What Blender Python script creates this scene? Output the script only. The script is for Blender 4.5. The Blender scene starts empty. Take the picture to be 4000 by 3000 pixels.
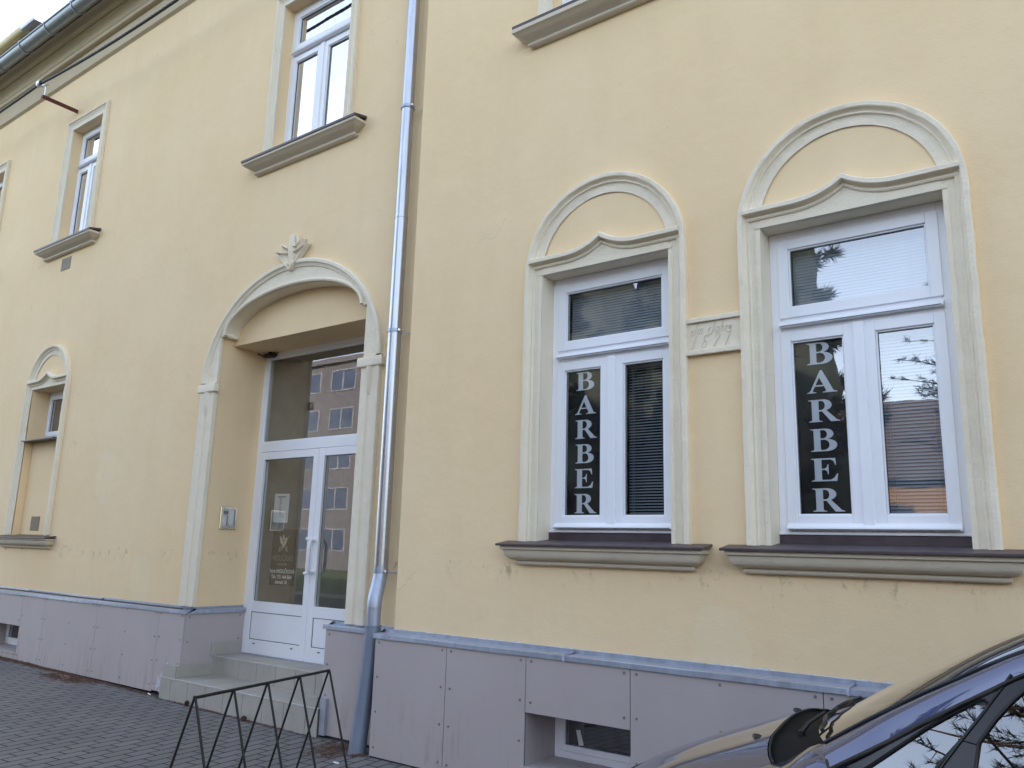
import bpy, bmesh, math, random
from mathutils import Vector, Matrix
from mathutils.geometry import tessellate_polygon
PI = math.pi
random.seed(7)
S = bpy.context.scene
COL = S.collection

# ------------------------------------------------------------------ camera, sky, sun, exposure
CAM = Vector((0.0, -5.0, 1.62))
def cam_matrix(yaw, pitch, roll):
    cy, sy, cp, sp = math.cos(yaw), math.sin(yaw), math.cos(pitch), math.sin(pitch)
    f = Vector((-sy * cp, cy * cp, sp)); r = Vector((cy, sy, 0)); u = r.cross(f)
    c, s = math.cos(roll), math.sin(roll)
    R, U = c * r + s * u, -s * r + c * u
    return Matrix(((R.x, U.x, -f.x, CAM.x), (R.y, U.y, -f.y, CAM.y), (R.z, U.z, -f.z, CAM.z), (0, 0, 0, 1)))
cd = bpy.data.cameras.new("camera"); cam = bpy.data.objects.new("camera", cd); COL.objects.link(cam)
cam.matrix_world = cam_matrix(0.64538994, 0.20436245, 0.0282239)
cd.sensor_width = 36.0; cd.lens = 28.4982; cd.clip_start = 0.05; cd.clip_end = 2000
S.camera = cam

SUN_EL, SUN_AZ = math.radians(23), math.radians(30)      # azimuth measured from +y towards +x: the sun stands low behind the house, so the front is in shade
sun_dir = Vector((math.sin(SUN_AZ) * math.cos(SUN_EL), math.cos(SUN_AZ) * math.cos(SUN_EL), math.sin(SUN_EL)))
W = bpy.data.worlds.new("World"); S.world = W; W.use_nodes = True
wn, wl = W.node_tree.nodes, W.node_tree.links
wn.clear()
sky = wn.new("ShaderNodeTexSky"); sky.sky_type = 'NISHITA'; sky.sun_disc = False
sky.sun_elevation = SUN_EL; sky.sun_rotation = SUN_AZ; sky.altitude = 200
sky.air_density = 1.0; sky.dust_density = 2.0; sky.ozone_density = 1.0
hs = wn.new("ShaderNodeHueSaturation"); hs.inputs['Saturation'].default_value = 0.60
bg = wn.new("ShaderNodeBackground"); bg.inputs['Strength'].default_value = 0.15
wo = wn.new("ShaderNodeOutputWorld")
wl.new(sky.outputs[0], hs.inputs['Color']); wl.new(hs.outputs[0], bg.inputs['Color']); wl.new(bg.outputs[0], wo.inputs['Surface'])
sd = bpy.data.lights.new("sun", 'SUN'); sd.energy = 3.0; sd.angle = math.radians(0.53); sd.color = (1.0, 0.86, 0.68)
sun = bpy.data.objects.new("sun", sd); COL.objects.link(sun); sun.location = (0, 0, 30)
sun.rotation_euler = sun_dir.to_track_quat('Z', 'Y').to_euler()
S.view_settings.view_transform = 'Standard'; S.view_settings.look = 'None'
S.view_settings.gamma = 1.0; S.view_settings.exposure = 2.3
S.cycles.max_bounces = 8; S.cycles.transparent_max_bounces = 24; S.cycles.sample_clamp_indirect = 8
S.cycles.caustics_reflective = False; S.cycles.caustics_refractive = False

# ------------------------------------------------------------------ mesh helpers
BASE = {}
class MB:
    def __init__(s): s.v = []; s.f = []
    def add(s, verts, faces):
        o = len(s.v); s.v += [tuple(p) for p in verts]; s.f += [tuple(i + o for i in f) for f in faces]; return s
    def quad(s, a, b, c, d): return s.add([a, b, c, d], [(0, 1, 2, 3)])
    def box(s, x0, x1, y0, y1, z0, z1):
        return s.add([(x0, y0, z0), (x1, y0, z0), (x1, y1, z0), (x0, y1, z0), (x0, y0, z1), (x1, y0, z1), (x1, y1, z1), (x0, y1, z1)],
                     [(0, 3, 2, 1), (4, 5, 6, 7), (0, 1, 5, 4), (1, 2, 6, 5), (2, 3, 7, 6), (3, 0, 4, 7)])
    def grid(s, rows, close_u=False, close_v=False):
        n, m = len(rows), len(rows[0]); fs = []
        for i in range(n if close_u else n - 1):
            for j in range(m if close_v else m - 1):
                a, b = i, (i + 1) % n; c, d = j, (j + 1) % m
                fs.append((a * m + c, a * m + d, b * m + d, b * m + c))
        return s.add([p for r in rows for p in r], fs)
    def tube(s, pts, r, n=10, caps=True):
        pts = [Vector(p) for p in pts]; rs = r if isinstance(r, (list, tuple)) else [r] * len(pts)
        rows = []; prev = None
        for i, p in enumerate(pts):
            t = (pts[min(i + 1, len(pts) - 1)] - pts[max(i - 1, 0)]).normalized()
            if prev is None: a = t.orthogonal().normalized()
            else:
                a = prev - t * prev.dot(t)
                a = a.normalized() if a.length > 1e-6 else t.orthogonal().normalized()
            prev = a; b = t.cross(a)
            rows.append([p + (a * math.cos(2 * PI * k / n) + b * math.sin(2 * PI * k / n)) * rs[i] for k in range(n)])
        o = len(s.v); s.grid(rows, False, True)
        if caps:
            s.f.append(tuple(o + k for k in range(n))[::-1]); e = o + (len(pts) - 1) * n
            s.f.append(tuple(e + k for k in range(n)))
        return s
    def poly(s, loops, fn):
        """flat polygon with holes; loops are lists of 2-D points, fn maps (a,b) to 3-D"""
        vs = [[Vector((p[0], p[1], 0)) for p in l] for l in loops]
        tris = tessellate_polygon(vs); flat = [fn(p[0], p[1]) for l in loops for p in l]
        return s.add(flat, tris)
    def slab(s, loops, fn0, fn1):
        s.poly(loops, fn0); s.poly(loops, fn1)
        for l in loops:
            n = len(l)
            for i in range(n):
                p, q = l[i], l[(i + 1) % n]; s.quad(fn0(*p), fn0(*q), fn1(*q), fn1(*p))
        return s
    def returned(s, xl, xr, yw, prof):
        """moulding on a wall facing -y: profile points (out, z), mitred returns at both ends"""
        rows = [[(xl - o, yw + .02, z), (xl - o, yw - o, z), (xr + o, yw - o, z), (xr + o, yw + .02, z)] for o, z in prof]
        s.grid(rows)
        s.f.append(tuple(len(s.v) - 4 + k for k in range(4)))
        n = len(s.v) - 4 * len(prof); s.f.append((n, n + 1, n + 2, n + 3)); return s
    def build(s, name, mat, parent=None, label=None, smooth=None, bevel=0, seg=2, recalc=True):
        me = bpy.data.meshes.new(name); off = BASE.get(parent.name, Vector()) if parent else Vector()
        me.from_pydata([tuple(Vector(p) - off) for p in s.v], [], s.f)
        if recalc:
            bm = bmesh.new(); bm.from_mesh(me)
            bmesh.ops.remove_doubles(bm, verts=bm.verts, dist=1e-5)
            bmesh.ops.recalc_face_normals(bm, faces=bm.faces); bm.to_mesh(me); bm.free()
        me.materials.append(mat)
        if smooth is not None:
            for p in me.polygons: p.use_smooth = True
            me.set_sharp_from_angle(angle=math.radians(smooth))
        o = bpy.data.objects.new(name, me); COL.objects.link(o)
        if parent: o.parent = parent; BASE[o.name] = off
        else: BASE[o.name] = Vector()
        if label: o['label'] = label
        if bevel:
            b = o.modifiers.new("bevel", 'BEVEL'); b.width = bevel; b.segments = seg; b.limit_method = 'ANGLE'; b.angle_limit = math.radians(40)
            b.harden_normals = False
        return o
def thing(name, label, cat, loc=(0, 0, 0), group=None):
    o = bpy.data.objects.new(name, None); COL.objects.link(o); o.location = loc; o.empty_display_size = .2
    o['label'] = label; o['category'] = cat
    if group: o['group'] = group
    BASE[o.name] = Vector(loc); return o
def tag(o, label, cat, group=None):
    o['label'] = label; o['category'] = cat
    if group: o['group'] = group
    return o
def struct(o): o['kind'] = 'structure'; return o
def copy_tree(o, parent=None):
    c = o.copy(); COL.objects.link(c)
    if parent: c.parent = parent
    for ch in [k for k in bpy.data.objects if k.parent == o]: copy_tree(ch, c)
    return c
def arc(cx, cz, rx, rz, a0, a1, n):
    return [(cx + rx * math.cos(math.radians(a0 + (a1 - a0) * i / n)), cz + rz * math.sin(math.radians(a0 + (a1 - a0) * i / n))) for i in range(n + 1)]
def text_mesh(body, size, shear=0, weight=0, xscale=1.0, align='CENTER'):
    c = bpy.data.curves.new("lettering", 'FONT'); c.body = body; c.size = size; c.shear = shear; c.align_x = align; c.offset = weight
    o = bpy.data.objects.new("lettering", c); COL.objects.link(o)
    dg = bpy.context.evaluated_depsgraph_get(); m = bpy.data.meshes.new_from_object(o.evaluated_get(dg))
    vs = [(v.co.x * xscale, v.co.y) for v in m.vertices]; fs = [tuple(p.vertices) for p in m.polygons]
    bpy.data.objects.remove(o); bpy.data.curves.remove(c); bpy.data.meshes.remove(m)
    return vs, fs

# ------------------------------------------------------------------ materials
class NT:
    def __init__(s, name):
        s.m = bpy.data.materials.new(name); s.m.use_nodes = True; s.t = s.m.node_tree; s.n = s.t.nodes; s.l = s.t.links
        s.b = s.n["Principled BSDF"]; s.out = s.n["Material Output"]
        g = s.n.new("ShaderNodeNewGeometry"); s.pos = g.outputs['Position']
    def mapping(s, scale=(1, 1, 1), rot=(0, 0, 0), loc=(0, 0, 0), src=None):
        m = s.n.new("ShaderNodeMapping"); m.inputs['Scale'].default_value = scale; m.inputs['Rotation'].default_value = rot
        m.inputs['Location'].default_value = loc; s.l.new(src or s.pos, m.inputs['Vector']); return m.outputs[0]
    def noise(s, scale, detail=4, rough=.55, vec=None, dist=0):
        n = s.n.new("ShaderNodeTexNoise"); n.inputs['Scale'].default_value = scale; n.inputs['Detail'].default_value = detail
        n.inputs['Roughness'].default_value = rough; n.inputs['Distortion'].default_value = dist
        s.l.new(vec or s.pos, n.inputs['Vector']); return n.outputs['Fac']
    def ramp(s, fac, stops):
        r = s.n.new("ShaderNodeValToRGB"); e = r.color_ramp.elements
        while len(e) < len(stops): e.new(.5)
        for k, (p, c) in enumerate(stops):
            e[k].position = p; e[k].color = (c, c, c, 1) if isinstance(c, (int, float)) else (*c, 1)
        s.l.new(fac, r.inputs[0]); return r.outputs[0]
    def mix(s, fac, a, b, mode='MIX'):
        m = s.n.new("ShaderNodeMix"); m.data_type = 'RGBA'; m.blend_type = mode
        for i, v in ((0, fac), (6, a), (7, b)):
            if hasattr(v, 'node'): s.l.new(v, m.inputs[i])
            elif i == 0: m.inputs[0].default_value = v
            else: m.inputs[i].default_value = (*v, 1)
        return m.outputs[2]
    def math(s, op, a, b=None, c=None):
        m = s.n.new("ShaderNodeMath"); m.operation = op
        for i, v in enumerate((a, b, c)):
            if v is None: continue
            if hasattr(v, 'node'): s.l.new(v, m.inputs[i])
            else: m.inputs[i].default_value = v
        return m.outputs[0]
    def xyz(s):
        x = s.n.new("ShaderNodeSeparateXYZ"); s.l.new(s.pos, x.inputs[0]); return x.outputs
    def bump(s, h, strength=.3, dist=.01, normal=None):
        b = s.n.new("ShaderNodeBump"); b.inputs['Strength'].default_value = strength; b.inputs['Distance'].default_value = dist
        s.l.new(h, b.inputs['Height'])
        if normal is not None: s.l.new(normal, b.inputs['Normal'])
        return b.outputs[0]
    def set(s, **k):
        for key, v in k.items():
            i = s.b.inputs[key.replace('_', ' ')]
            if hasattr(v, 'node'): s.l.new(v, i)
            else: i.default_value = (*v, 1) if isinstance(v, tuple) and len(v) == 3 else v
        return s
def simple(name, col, rough=.5, metal=0, var=.12, vscale=6, bump=0, bscale=60, coat=0, spec=.5):
    t = NT(name); n = t.noise(vscale, 5)
    lo = tuple(c * (1 - var) for c in col); hi = tuple(min(1, c * (1 + var)) for c in col)
    t.set(Base_Color=t.mix(t.ramp(n, [(.3, 0.), (.7, 1.)]), lo, hi), Roughness=rough, Metallic=metal, Coat_Weight=coat)
    t.b.inputs['Specular IOR Level'].default_value = spec
    if bump: t.set(Normal=t.bump(t.noise(bscale, 4), bump, .01))
    return t.m
def plaster(name, col, blotch, bumpS=.35, grime=True, fine=70):
    t = NT(name); big = t.noise(.55, 5, .6); mid = t.noise(3.2, 6, .6); x, y, z = t.xyz()
    c = t.mix(t.ramp(big, [(.32, 0.), (.68, 1.)]), col, blotch)
    streak = t.noise(1.6, 5, .6, t.mapping((2.6, 2.6, .22)))
    c = t.mix(t.math('MULTIPLY', t.ramp(streak, [(.5, 0.), (.75, 1.)]), .12), c, tuple(k * .82 for k in col))
    c = t.mix(t.math('MULTIPLY', t.ramp(mid, [(.45, 0.), (.7, 1.)]), .16), c, tuple(min(1, k * 1.12) for k in blotch))
    spots = t.noise(26, 3, .6)
    c = t.mix(t.math('MULTIPLY', t.ramp(spots, [(.715, 0.), (.76, 1.)]), .35), c, (.16, .13, .09))
    if grime:
        for px_, pz_, r_, el in ((-10.3, 2.40, .24, .62), (-2.08, 1.10, .21, .8), (-9.2, 1.2, .22, .8)):
            d2 = t.math('ADD', t.math('POWER', t.math('MULTIPLY', t.math('SUBTRACT', x, px_), 1.0), 2.0), t.math('POWER', t.math('MULTIPLY', t.math('SUBTRACT', z, pz_), el), 2.0))
            d2 = t.math('ADD', t.math('SQRT', d2), t.math('MULTIPLY', t.math('SUBTRACT', t.noise(5, 3), .5), .22))
            c = t.mix(t.math('MULTIPLY', t.ramp(d2, [(r_ - .03, 1.), (r_, 0.)]), .17), c, (.86, .79, .62))
        # cobweb dirt hanging below the ground-floor sills, and hairline cracks low on the wall
        d = t.math('MULTIPLY', t.math('SMOOTH_MIN', t.math('MULTIPLY', t.math('SUBTRACT', z, 1.36), 8), 1.0, .1), t.math('LESS_THAN', z, 1.545))
        d = t.math('MAXIMUM', d, 0.0)
        sp = t.ramp(t.noise(7, 8, .72, t.mapping((1.4, 1.4, 1.0))), [(.56, 0.), (.68, 1.)])
        c = t.mix(t.math('MULTIPLY', t.math('MULTIPLY', d, sp), .5), c, (.12, .10, .08))
        v = t.n.new("ShaderNodeTexVoronoi"); v.feature = 'DISTANCE_TO_EDGE'; v.inputs['Scale'].default_value = .9
        dn = t.n.new("ShaderNodeTexNoise"); dn.inputs['Scale'].default_value = 5; t.l.new(t.pos, dn.inputs['Vector'])
        va = t.n.new("ShaderNodeVectorMath"); va.operation = 'MULTIPLY_ADD'; t.l.new(dn.outputs['Color'], va.inputs[0])
        va.inputs[1].default_value = (.25, .25, .25); t.l.new(t.mapping((1, 1, .45)), va.inputs[2]); t.l.new(va.outputs[0], v.inputs['Vector'])
        crack = t.math('MULTIPLY', t.ramp(v.outputs['Distance'], [(.0, 1.), (.004, 0.)]), t.ramp(t.noise(1.1, 2), [(.62, 0.), (.66, 1.)]))
        c = t.mix(t.math('MULTIPLY', crack, .22), c, (.2, .16, .11))
    h = t.math('ADD', t.math('MULTIPLY', t.noise(fine, 5, .7), .25), t.math('ADD', t.math('MULTIPLY', t.noise(9, 4), .5), t.math('MULTIPLY', t.noise(1.8, 3, .5), 1.6)))
    t.set(Base_Color=c, Roughness=.93, Normal=t.bump(h, bumpS, .02)); t.b.inputs['Specular IOR Level'].default_value = .2
    return t.m
def glass(name, tint, base=.10, gain=1.5, ior=1.55, wav=.003):
    t = NT(name); t.n.remove(t.b)
    fr = t.n.new("ShaderNodeFresnel"); fr.inputs['IOR'].default_value = ior
    nrm = t.bump(t.noise(2.3, 2, .4), wav, .4)
    fac = t.math('MINIMUM', t.math('MULTIPLY_ADD', fr.outputs[0], gain, base), 1.0)
    ge = t.n.new("ShaderNodeNewGeometry"); fac = t.math('MULTIPLY', fac, t.math('SUBTRACT', 1.0, ge.outputs['Backfacing']))
    tr = t.n.new("ShaderNodeBsdfTransparent"); tr.inputs[0].default_value = (*tint, 1)
    gl = t.n.new("ShaderNodeBsdfGlossy"); gl.inputs['Roughness'].default_value = .004; gl.inputs['Color'].default_value = (.95, .96, 1, 1)
    t.l.new(nrm, gl.inputs['Normal'])
    mx = t.n.new("ShaderNodeMixShader"); t.l.new(fac, mx.inputs[0]); t.l.new(tr.outputs[0], mx.inputs[1]); t.l.new(gl.outputs[0], mx.inputs[2])
    t.l.new(mx.outputs[0], t.out.inputs['Surface']); return t.m

M = {}
M['wall'] = plaster("yellow_plaster", (.835, .632, .385), (.865, .678, .435))
M['wall_r'] = plaster("yellow_plaster_rough", (.80, .61, .37), (.83, .65, .41), .6, False, 45)
M['trim'] = plaster("cream_trim_paint", (.79, .705, .555), (.84, .765, .63), .9, False, 55)
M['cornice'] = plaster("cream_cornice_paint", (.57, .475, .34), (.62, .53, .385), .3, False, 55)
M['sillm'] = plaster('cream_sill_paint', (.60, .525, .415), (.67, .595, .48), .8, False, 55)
M['pvc'] = simple("white_window_plastic", (.86, .875, .93), .28, 0, .02, 3, .02, 30)
M['glass'] = glass("window_glass", (.94, .955, .965), .13, 1.5)
M['glass_up'] = glass("upper_window_glass", (.75, .8, .85), .58, 1.4)
M['doorglass'] = glass("door_glass", (.90, .90, .88), .08, 1.4, 1.55, .0006)
M['carglass'] = glass("car_glass", (.30, .34, .36), .10, 1.6, 1.5, .0015)
M['sheet'] = simple("brown_sheet_metal", (.062, .045, .052), .42, 0, .25, 9, .05, 40)
M['blind'] = simple("grey_blind_slats", (.36, .40, .45), .5, 0, .06, 4)
M['curtain'] = simple("pale_curtain", (.62, .61, .60), .9, 0, .1, 5)
M['dark'] = simple("dark_room", (.035, .035, .038), .9)
M['black'] = simple("black_vinyl", (.006, .006, .008), .35, 0, .1, 5)
M['letter'] = simple("silver_vinyl_lettering", (.86, .88, .95), .4, 0, .02, 4)
M['bead'] = simple("black_gasket", (.02, .022, .026), .6)
M['rack'] = simple("black_painted_steel", (.008, .0075, .008), .5, .1, .35, 40, .12, 120)
M['litter'] = simple("dry_needles", (.12, .065, .045), .95, 0, .5, 60)
M['twig'] = simple("bleached_twigs", (.42, .36, .30), .9, 0, .2, 60)
M['cone'] = simple("pine_cone_scales", (.085, .05, .035), .9, 0, .4, 60)
M['paper'] = simple("white_paper", (.78, .79, .82), .8, 0, .04, 9)
M['ink'] = simple("dark_print", (.05, .05, .06), .8)
M['bronze'] = simple("bronze_sign_film", (.045, .034, .022), .45, 0, .12, 8)
M['gold'] = simple("muted_gold_print", (.62, .56, .43), .5)
M['dimgold'] = simple("dim_gold_print", (.34, .29, .21), .5)
M['white'] = simple("white_print", (.92, .92, .92), .5)
M['redox'] = simple("red_oxide_steel", (.10, .022, .014), .6, .1, .35, 18, .2, 60)
M['cable'] = simple("black_cable", (.018, .018, .02), .5)
M['alu'] = simple("bright_aluminium", (.62, .62, .62), .35, .8, .15, 20)
M['blackplastic'] = simple("black_plastic", (.018, .018, .02), .45)
M['brownroof'] = simple("brown_roof_tiles", (.045, .032, .029), .85, 0, .3, 3, .5, 8)
M['pvcgrey'] = simple("grey_sealant", (.30, .32, .36), .7)

def zinc(name, col, rough, streaky=True, metal=.85):
    t = NT(name); n1 = t.noise(3, 6, .65, t.mapping((6, 6, .8))); n2 = t.noise(40, 4, .7)
    c = t.mix(t.ramp(n1, [(.3, 0.), (.7, 1.)]), tuple(k * .72 for k in col), col)
    c = t.mix(t.math('MULTIPLY', t.ramp(n2, [(.62, 0.), (.7, 1.)]), .5), c, tuple(k * .55 for k in col))
    r = t.math('MULTIPLY_ADD', n1, .22, rough - .1)
    t.set(Base_Color=c, Metallic=metal, Roughness=r, Normal=t.bump(n2, .06, .005)); return t.m
M['zinc'] = zinc("galvanised_pipe", (.56, .58, .64), .30)
M['zincgrey'] = zinc("weathered_zinc", (.46, .51, .63), .40, True, .55)
M['footpipe'] = simple("grey_painted_pipe", (.20, .235, .31), .42, .25, .12, 5, .04, 30)
M['gutter'] = zinc("gutter_zinc", (.30, .33, .35), .38, True, .7)
M['dgutter'] = simple("gutter_warm_reflection", (.72, .62, .34), .5)  # warm yellow light reflected by the dormer gutter, put into its base colour

def plinthmat():
    t = NT("mauve_cement_board"); n = t.noise(1.3, 5, .6); x, y, z = t.xyz()
    c = t.mix(t.ramp(n, [(.3, 0.), (.7, 1.)]), (.405, .352, .352), (.45, .393, .395))
    st = t.noise(5.5, 4, .6, t.mapping((3.2, 3.2, .35)))
    low = t.ramp(z, [(.05, 1.), (.55, 0.)])
    c = t.mix(t.math('MULTIPLY', t.math('MULTIPLY', t.ramp(st, [(.54, 0.), (.62, 1.)]), low), .42), c, (.25, .205, .18))
    sc = t.noise(11, 6, .7, t.mapping((1, 1, .5), (0, .5, .3)))
    c = t.mix(t.math('MULTIPLY', t.ramp(sc, [(.68, 0.), (.74, 1.)]), .3), c, (.22, .19, .19))
    t.set(Base_Color=c, Roughness=.62, Normal=t.bump(t.noise(130, 3), .05, .003)); return t.m
M['plinth'] = plinthmat()
M['screw'] = simple("painted_screw", (.26, .23, .245), .45, .4)
def tilemat():
    t = NT("beige_stone_tile"); n = t.noise(4, 6, .6); f = t.noise(38, 5, .7)
    c = t.mix(t.ramp(n, [(.3, 0.), (.7, 1.)]), (.34, .315, .28), (.41, .385, .345))
    c = t.mix(t.math('MULTIPLY', t.ramp(f, [(.6, 0.), (.72, 1.)]), .35), c, (.22, .20, .175))
    t.set(Base_Color=c, Roughness=.72, Normal=t.bump(t.math('ADD', t.noise(22, 5, .7), t.math('MULTIPLY', f, .3)), .35, .006)); return t.m
M['tile'] = tilemat()
M['grout'] = simple("grey_grout", (.11, .10, .09), .9)
M['tilenose'] = simple("pale_tile_edge", (.50, .48, .46), .6)

def pavermat():
    t = NT("grey_paver_bricks")
    mp = t.mapping((1, 1, 1), (0, 0, math.radians(-98)))
    br = t.n.new("ShaderNodeTexBrick"); t.l.new(mp, br.inputs['Vector'])
    br.inputs['Scale'].default_value = 1.0; br.inputs['Brick Width'].default_value = .245; br.inputs['Row Height'].default_value = .112
    br.inputs['Mortar Size'].default_value = .0075; br.inputs['Mortar Smooth'].default_value = .25; br.offset = .5
    br.inputs['Color1'].default_value = (0, 0, 0, 1); br.inputs['Color2'].default_value = (1, 1, 1, 1); br.inputs['Mortar'].default_value = (.5, .5, .5, 1)
    br.inputs['Bias'].default_value = 0
    wob = t.noise(3.0, 2)
    c = t.mix(br.outputs['Color'], (.150, .138, .137), (.188, .174, .171))
    c = t.mix(t.math('MULTIPLY', t.ramp(t.noise(.8, 4), [(.35, 0.), (.65, 1.)]), .4), c, (.105, .102, .110))
    c = t.mix(t.math('MULTIPLY', t.ramp(t.noise(90, 3, .7), [(.5, 0.), (.7, 1.)]), .3), c, (.20, .195, .195))
    c = t.mix(br.outputs['Fac'], c, (.008, .007, .007))
    h = t.math('ADD', t.math('MULTIPLY', t.math('SUBTRACT', 1.0, br.outputs['Fac']), 1.0), t.math('ADD', t.math('MULTIPLY', t.noise(60, 4, .7), .18), t.math('MULTIPLY', br.outputs['Color'], .25)))
    t.set(Base_Color=c, Roughness=.85, Normal=t.bump(h, .8, .006)); return t.m
M['paver'] = pavermat()
M['asphalt'] = simple("asphalt", (.05, .05, .052), .9, 0, .3, 40, .5, 200)
M['kerb'] = simple("concrete_kerb", (.30, .29, .28), .85, 0, .2, 10, .2, 60)
M['grass'] = simple("lawn", (.055, .075, .03), .95, 0, .5, 8, .8, 60)
M['bark'] = simple("bark", (.085, .06, .045), .95, 0, .4, 10, .8, 30)
M['needle'] = simple("pine_needles", (.018, .024, .014), .7, 0, .4, 3)
M['twigs'] = simple("bare_twigs", (.07, .055, .045), .95, 0, .3, 6)
M['orange'] = simple("ochre_house_plaster", (.19, .105, .04), .9, 0, .08, 2)
M['block'] = simple("pale_block_render", (.12, .118, .135), .9, 0, .06, 1)
M['blockframe'] = simple('grey_block_frames', (.26, .265, .30), .6)
M['blockglass'] = simple("blue_block_glass", (.06, .08, .14), .08, 0, .2, 1)

def paint():
    t = NT("slate_blue_car_paint"); n = t.noise(900, 2)
    c = t.mix(n, (.055, .064, .14), (.068, .08, .17))
    t.set(Base_Color=c, Metallic=.7, Roughness=.26, Coat_Weight=1.0, Coat_Roughness=.02, Coat_IOR=1.9); return t.m
M['paint'] = paint()
M['gloss'] = simple("black_gloss_trim", (.012, .013, .018), .16, 0, .1, 5)
M['matt'] = simple("black_matt_trim", (.006, .006, .007), .4, 0, .2, 20)
M['tyre'] = simple("tyre_rubber", (.02, .02, .02), .85)
M['rim'] = simple("alloy_rim", (.45, .46, .48), .3, .9)
M['lamp'] = simple("headlight_lens", (.6, .62, .65), .08, .3)
M['red'] = simple("red_tail_lens", (.35, .01, .01), .15)
M['cabin'] = simple("dark_grey_car_cabin", (.03, .03, .034), .85)
M['patch'] = simple("flaked_white_paint", (.55, .54, .60), .8, 0, .25, 60, .4, 90)

# ------------------------------------------------------------------ ground
LW, RWX = .17, -4.905            # left house wall plane y, corner where the right house steps forward (its wall plane is y = 0)
def gz(x):                        # the pavement rises slightly to the left
    return max(0.0, min(.065, -.0085 * (x + 5)))
xs = [-60, -30, -16, -13, -12, -11, -10, -9, -8, -7, -6, -5, -4, 0, 10, 40]
g = MB(); g.grid([[(x, y, gz(x)) for y in (1.0, 0, -1, -2, -4, -6.4)] for x in xs]); struct(g.build('pavement', M['paver']))
g = MB(); g.box(-60, 40, -6.55, -6.4, -.12, -.002); struct(g.build('kerb', M['kerb'], bevel=.015))
g = MB(); g.quad((-90, -13, -.115), (60, -13, -.115), (60, -6.5, -.115), (-90, -6.5, -.115)); struct(g.build('road', M['asphalt']))
g = MB(); g.box(-90, 60, -13.15, -13, -.13, 0); struct(g.build('far_kerb', M['kerb']))
g = MB(); g.quad((-300, -300, -.13), (300, -300, -.13), (300, 300, -.13), (-300, 300, -.13)); struct(g.build('ground', M['grass']))
g = MB(); g.quad((-90, -120, -.01), (60, -120, -.01), (60, -13.15, -.01), (-90, -13.15, -.01)); struct(g.build('lawn', M['grass']))

# ------------------------------------------------------------------ houses
HL = thing('house', 'yellow plastered house section with arched double door, thick cornice and zinc gutter', 'house', (-14, 1, 0))
HR = thing('house', 'yellow plastered house section stepping forward with two hooded arched ground-floor windows', 'house', (-2, 1, 0))
DX, DHW = -6.86, 1.205           # door centre line and half width
def F(y): return lambda a, b: (a, y, b)
# left front wall with its openings
doorhole = [(DX - DHW, .90), (DX - DHW, 3.93), (DX - 1.12, 3.93)] + arc(DX, 3.93, 1.12, .40, 180, 0, 28)[1:-1] + [(DX + 1.12, 3.93), (DX + DHW, 3.93), (DX + DHW, .90)]
w1, w2, w3 = (-15.6, .46), (-12.195, .465), (-6.825, .605)
def rect(c, h, z0, z1): return [(c - h, z0), (c + h, z0), (c + h, z1), (c - h, z1)]
niche = [(-12.74, 1.66), (-11.74, 1.66), (-11.74, 3.765), (-12.74, 3.765)]
outer = [(-26, .9)] + doorhole + [(RWX + .02, .90), (RWX + .02, 9.3), (-26, 9.3)]
m = MB(); m.poly([outer, rect(*w1, 6.09, 7.93), rect(*w2, 6.09, 7.93), rect(*w3, 6.09, 7.93), niche], F(LW))
def reveal(m, x0, x1, z0, z1, ya, yb, sides='lrtb'):
    if 'l' in sides: m.quad((x0, ya, z0), (x0, ya, z1), (x0, yb, z1), (x0, yb, z0))
    if 'r' in sides: m.quad((x1, ya, z0), (x1, ya, z1), (x1, yb, z1), (x1, yb, z0))
    if 't' in sides: m.quad((x0, ya, z1), (x1, ya, z1), (x1, yb, z1), (x0, yb, z1))
    if 'b' in sides: m.quad((x0, ya, z0), (x1, ya, z0), (x1, yb, z0), (x0, yb, z0))
for c, h in (w1, w2, w3): reveal(m, c - h, c + h, 6.09, 7.93, LW, .42)
reveal(m, -12.74, -11.74, 1.66, 3.0, LW, .27, 'lrb'); reveal(m, -12.74, -11.74, 3.0, 3.765, LW, .48)
m.quad((-12.74, .27, 1.66), (-11.74, .27, 1.66), (-11.74, .27, 3.0), (-12.74, .27, 3.0))
# door recess: side reveals, lintel block with its soffit, segmental tympanum
YD, YT, ZL = .79, .34, 3.86
for x in (DX - DHW, DX + DHW): m.quad((x, LW, .9), (x, LW, 3.93), (x, YD + .1, 3.93), (x, YD + .1, .9))
m.quad((DX - DHW, YT, ZL), (DX + DHW, YT, ZL), (DX + DHW, YD + .1, ZL), (DX - DHW, YD + .1, ZL))
m.quad((DX - DHW, YT, ZL), (DX + DHW, YT, ZL), (DX + DHW, YT, 4.6), (DX - DHW, YT, 4.6))
top = [(DX - DHW, 3.93), (DX - 1.12, 3.93)] + arc(DX, 3.93, 1.12, .40, 180, 0, 28) + [(DX + 1.12, 3.93), (DX + DHW, 3.93)]
m.grid([[(a, LW, b), (a, YT, b)] for a, b in top])
m.quad((-26, LW, .9), (-26, LW, 9.3), (-26, 9, 9.3), (-26, 9, .9)); m.quad((-26, 9, 0), (RWX, 9, 0), (RWX, 9, 9.3), (-26, 9, 9.3))
WL = m.build('wall', M['wall'], HL)
# dark closed rooms behind the left house's openings
def room(x0, x1, y0, y1, z0, z1, parent):
    r = MB(); r.box(x0, x1, y0, y1, z0, z1); r.f.pop(2 - 6 if False else -4); return r.build('room', M['dark'], parent)
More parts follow.
